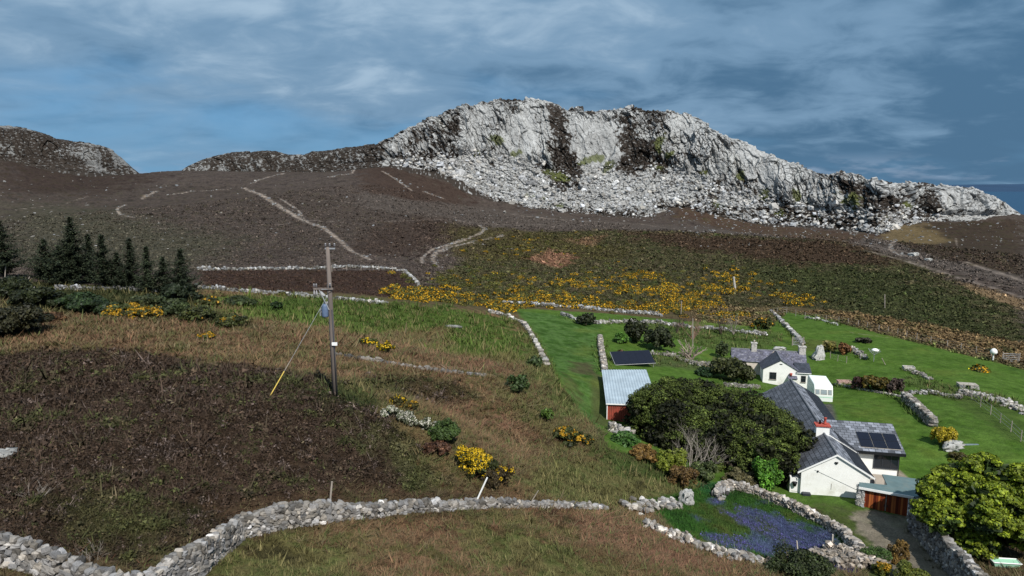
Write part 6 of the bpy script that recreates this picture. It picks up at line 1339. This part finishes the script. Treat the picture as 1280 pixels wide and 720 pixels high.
MB().box(pl(PH)-0.16,pl(PH)+0.45,-0.05,0.03,PH-0.12,PH-0.04).build('top_bracket', m_steel, pole)
for dx in (-0.12, 0.13, 0.42): insulator(pl(PH)+dx, -0.01, PH+0.08)
zt = PH-4.25
tr_ = MB().lathe([(0.13,0),(0.19,0.03),(0.2,0.1),(0.2,0.66),(0.18,0.74),(0.1,0.82)], 0, 0, 18).build('transformer', m_blue, pole, True); tr_.location = (pl(zt)-0.33, -0.08, zt)
MB().tube([(0,0,0.82),(0,0,0.95),(-.02,0,1.0)], [0.04,0.04,0.02], 8).tube([(0.13,0,0.76),(0.14,0,0.96)], 0.035, 8).build('bushing', m_porc, tr_, True)
MB().box(-0.26,0.3,-0.03,0.03,0.3,0.36).box(-0.28,-0.245,-0.16,0.16,0.1,0.5).build('bracket', m_steel, tr_)
MB().tube([(0.12+pl(5.4),-0.16,z_-0.1),(pl(zt)-0.3,-0.12,zt+1.3),(pl(zt)-0.36,-0.08,zt+1.0)], 0.012, 5).build('jumper_wire', m_black, pole)
MB().box(pl(PH-5.9)+0.02, pl(PH-5.9)+0.34, -0.26, -0.15, PH-5.98, PH-5.80).build('notice_plate', m_whitetrim, pole)
g0 = on(337, 496); gv = Vector(g0)-Vector(PB); gt = Vector((pl(PH-2.7), 0, PH-2.7)); mid1 = gv.lerp(gt, 0.30); mid2 = gv.lerp(gt, 0.34)
MB().tube([gv-(gt-gv).normalized()*0.3, gt], 0.011, 5).build('stay_wire', m_steel, pole)
MB().tube([gv.lerp(gt, 0.01), gv.lerp(gt, 0.235)], 0.030, 8).build('stay_guard', solid('yellow plastic guard', (0.62, 0.45, 0.10), 0.5, 0.1, 5), pole)
MB().tube([gv.lerp(gt, 0.24), gv.lerp(gt, 0.33)], 0.022, 8).build('stay_insulator', m_wood, pole)
# single posts
def post(label, u0, v0, u1, v1, r, mat, Y=None, name='post', group=None, lie=0.0):
    b = on(u0, v0); t = PY(u1, v1, b[1]+lie); d = Vector(t)-Vector(b); o = MB().tube([-d*0.12, d*0.5, d], [r, r, r*0.92], 7).build(name, mat, None, loc=tuple(b)); return tag(o, label, 'post', group)
post('upright pale post behind the wall near the photo centre left', 412, 634, 415, 602, 0.045, m_wood)
post('white post leaning to the right below the gorse bush', 593, 632, 609, 597, 0.045, m_whitetrim)
post('thin grey stick leaning right over the low wall', 660, 634, 673, 613, 0.025, m_wood)
post('short white post at the near edge of the bluebells', 998, 699, 996, 676, 0.04, m_cream)
post('short white post at the right end of the bluebells', 1040, 686, 1041, 668, 0.045, m_cream)
post('grey stake by the leftmost conifer', 6, 350, 7, 333, 0.06, m_wood, lie=0)
post('leaning stake right of the leftmost conifer', 33, 356, 37, 346, 0.06, m_wood)
post('pale post standing up through the cypress top', 886, 500, 886.5, 487, 0.06, m_wood) if False else None
post('tall thin wooden pole in the garden beside the reddish shrub', 866, 432, 866, 398, 0.08, m_wood)
post('lone thin pole far up on the green mound', 1106, 386, 1106, 368, 0.09, m_wood)
post('far pole standing in the gorse above the garden', 851, 396, 852, 376, 0.08, m_wood)
post('pale standing stone slab in the gorse belt', 919, 363, 917, 346, 0.28, m_chimstone)
# fences: posts with wires
def fence(label, pts, n, ht, r=0.06, wires=3, mesh_=False, mat=None):
    P = np.array([on(*p) for p in pts]); seg = np.linalg.norm(np.diff(P[:, :2], axis=0), axis=1); S = np.r_[0, np.cumsum(seg)]
    e = empty('wire_fence', tuple(P[0])); tag(e, label, 'fence', None); tops = []; 
    for k in range(n):
        s = S[-1]*k/(n-1) + rng.uniform(-.2, .2)*(0 < k < n-1); x = float(np.interp(s, S, P[:, 0])); y = float(np.interp(s, S, P[:, 1])); z = gz(x, y)
        h_ = ht*rng.uniform(.88, 1.1); b = Vector((x, y, z))-Vector(P[0]); lx = rng.normal(0, .04); MB().tube([b-Vector((0,0,.3)), b+Vector((lx, 0, h_))], [r, r*0.9], 7).build('fence_post', mat or m_wood, e); tops.append(b)
    mb = MB()
    for w in range(wires):
        f = ht*(0.25+0.68*w/max(1, wires-1)); mb.tube([t+Vector((0, 0, f)) for t in tops], 0.010, 4, False)
    mb.build('wire', m_steel, e); return e
fence('long post and wire fence between the lawn and the bracken belt', [(1006,399),(1050,404),(1100,415),(1150,427),(1200,438),(1238,448)], 17, 1.35)
fence('wire fence on the lawn corner right of the field gate', [(1272,455),(1290,460),(1320,468)], 4, 1.3)
fence('light wire fence running down the lawn at the right edge', [(1204,492),(1222,506),(1240,520),(1258,535),(1276,552),(1296,570)], 8, 1.15, 0.045)
fence('wire fence beside the top of the straight climbing wall', [(966,394),(974,390),(985,392),(998,396),(1006,399)], 5, 1.5)
fence('short fence round the rusty small tree', [(1038,448),(1048,452),(1058,454)], 3, 1.0, 0.05)
fence('row of posts along the thin moor wall', [(415,340),(450,338),(480,339),(505,343)], 6, 1.5, 0.08, 2)
def gate(label, u, v, w, h, rz, bars=5, mat=None):
    p = on(u, v); e = empty('field_gate', tuple(p), rz); tag(e, label, 'gate'); m_ = mat or m_steel
    f = MB().tube([(0,0,.15),(w,0,.15),(w,0,h),(0,0,h),(0,0,.15)], 0.035, 6)
    for k in range(1, bars-1): f.tube([(0,0,.15+(h-.15)*k/(bars-1)),(w,0,.15+(h-.15)*k/(bars-1))], 0.022, 6)
    f.tube([(0,0,.15),(w/2,0,h),(w,0,.15)], 0.02, 6); f.build('gate_frame', m_, e)
    for x in (-0.12, w+0.12): MB().tube([(x,0,-.4),(x,0,h+.2)], 0.08, 8).build('gate_post', m_wood, e)
gate('galvanised field gate in the fence at the right edge', 1254, 452, 2.0, 1.3, -0.25)
gate('pale metal garden gate at the foot of the straight climbing wall', 991, 432, 1.6, 1.3, -0.05)
# white domed sign post by the field gate
p = on(1241, 451); e = empty('feeder', tuple(p)); tag(e, 'white domed top on a short post beside the field gate', 'feeder'); MB().tube([(0,0,-.2),(0,0,1.2)], [0.12,0.1], 8).build('post', m_whitetrim, e)
MB().lathe([(0.10,1.0),(0.42,1.15),(0.5,1.4),(0.42,1.7),(0.22,1.9),(0.05,1.95)], 0, 0, 16).build('dome', m_whitetrim, e, True)
# rotary drier under a white cover
p = on(1092, 452); e = empty('clothes_airer', tuple(p)); tag(e, 'rotary clothes airer with white cover and sagging lines on the lawn', 'clothes airer')
MB().tube([(0,0,-.2),(0,0,1.9)], 0.05, 8).build('mast', m_steel, e); 
mb = MB()
for k in range(4): a = k*math.pi/2+.4; mb.tube([(0,0,1.0),(1.1*math.cos(a),1.1*math.sin(a),1.8)], 0.025, 6)
for s_ in (0.5, 0.8, 1.0): mb.tube([(1.1*s_*math.cos(k*math.pi/2+.4),1.1*s_*math.sin(k*math.pi/2+.4),1.0+0.8*s_) for k in (0,1,2,3,0)], 0.012, 4)
mb.build('arms', m_steel, e); MB().lathe([(0.55,1.72),(0.5,1.85),(0.3,2.0),(0.05,2.06)], 0.1, 0, 14).build('cover', m_whitetrim, e, True)
q = on(1105, 456)-p; MB().tube([(q[0]+.3,q[1],-.1),(q[0]-.35,q[1]+.1,1.05)], 0.05, 6).build('prop', m_wood, e)
def trough(label, u, v, w, d, h, rz, m1, m2, name='trough', cat='trough'):
    p = on(u, v); e = empty(name, tuple(p), rz); tag(e, label, cat); t = 0.1
    MB().box(0,w,0,t,-.1,h).box(0,w,d-t,d,-.1,h).box(0,t,t,d-t,-.1,h).box(w-t,w,t,d-t,-.1,h).build('rim', m1, e, bevel=0.015); MB().box(t,w-t,t,d-t,-.08,h*0.6).build('filling', m2, e); return e
trough('stone trough with dark inside on the lawn above the shrub bed', 1130, 463, 1.5, 1.1, 0.5, -0.25, m_chimstone, m_black)
trough('pinkish stone raised bed left of the reddish shrub', 1048, 482, 1.8, 0.9, 0.6, -0.1, solid('pink stone', (0.36, 0.24, 0.21), 0.9, 0.3, 7), m_bark, 'raised_bed', 'raised bed')
# flat slab roof over the ruin
p = on(1199, 485); e = empty('stone_shelter', tuple(p), -0.25); tag(e, 'low stone shelter with a grey slab top in the ruin', 'shelter')
MB().box(0.0,2.2,0,1.2,0.42,0.5).build('slab', m_concrete, e, bevel=0.02); small_stack('pier', e, 0, 0.8, 0, 1.1, 0.40, .3); small_stack('pier', e, 1.3, 2.2, 0, 1.1, 0.40, .3)
# fallen plank on the lawn, green trough under the tree
p = on(1205, 557); tag(MB().box(0,1.5,0,.28,0.02,.08).build('plank', solid('grey board', (0.14,0.18,0.20), .8, .2, 4), None, loc=tuple(p)), 'grey board lying on the lawn right of the golden conifer', 'board')
p = on(1242, 710); e = empty('trough', tuple(p), -0.12); tag(e, 'green trough with a white rim on the grass under the bright tree', 'trough')
MB().add([(0.15,0.1,0),(1.45,0.1,0),(1.45,0.5,0),(0.15,0.5,0),(0,0,.34),(1.6,0,.34),(1.6,.6,.34),(0,.6,.34)], [(3,2,1,0),(0,1,5,4),(1,2,6,5),(2,3,7,6),(3,0,4,7),(4,5,6,7)]).build('body', m_green, e)
MB().tube([(0,0,.36),(1.6,0,.36),(1.6,.6,.36),(0,.6,.36),(0,0,.36)], 0.035, 6).build('rim', m_whitetrim, e)
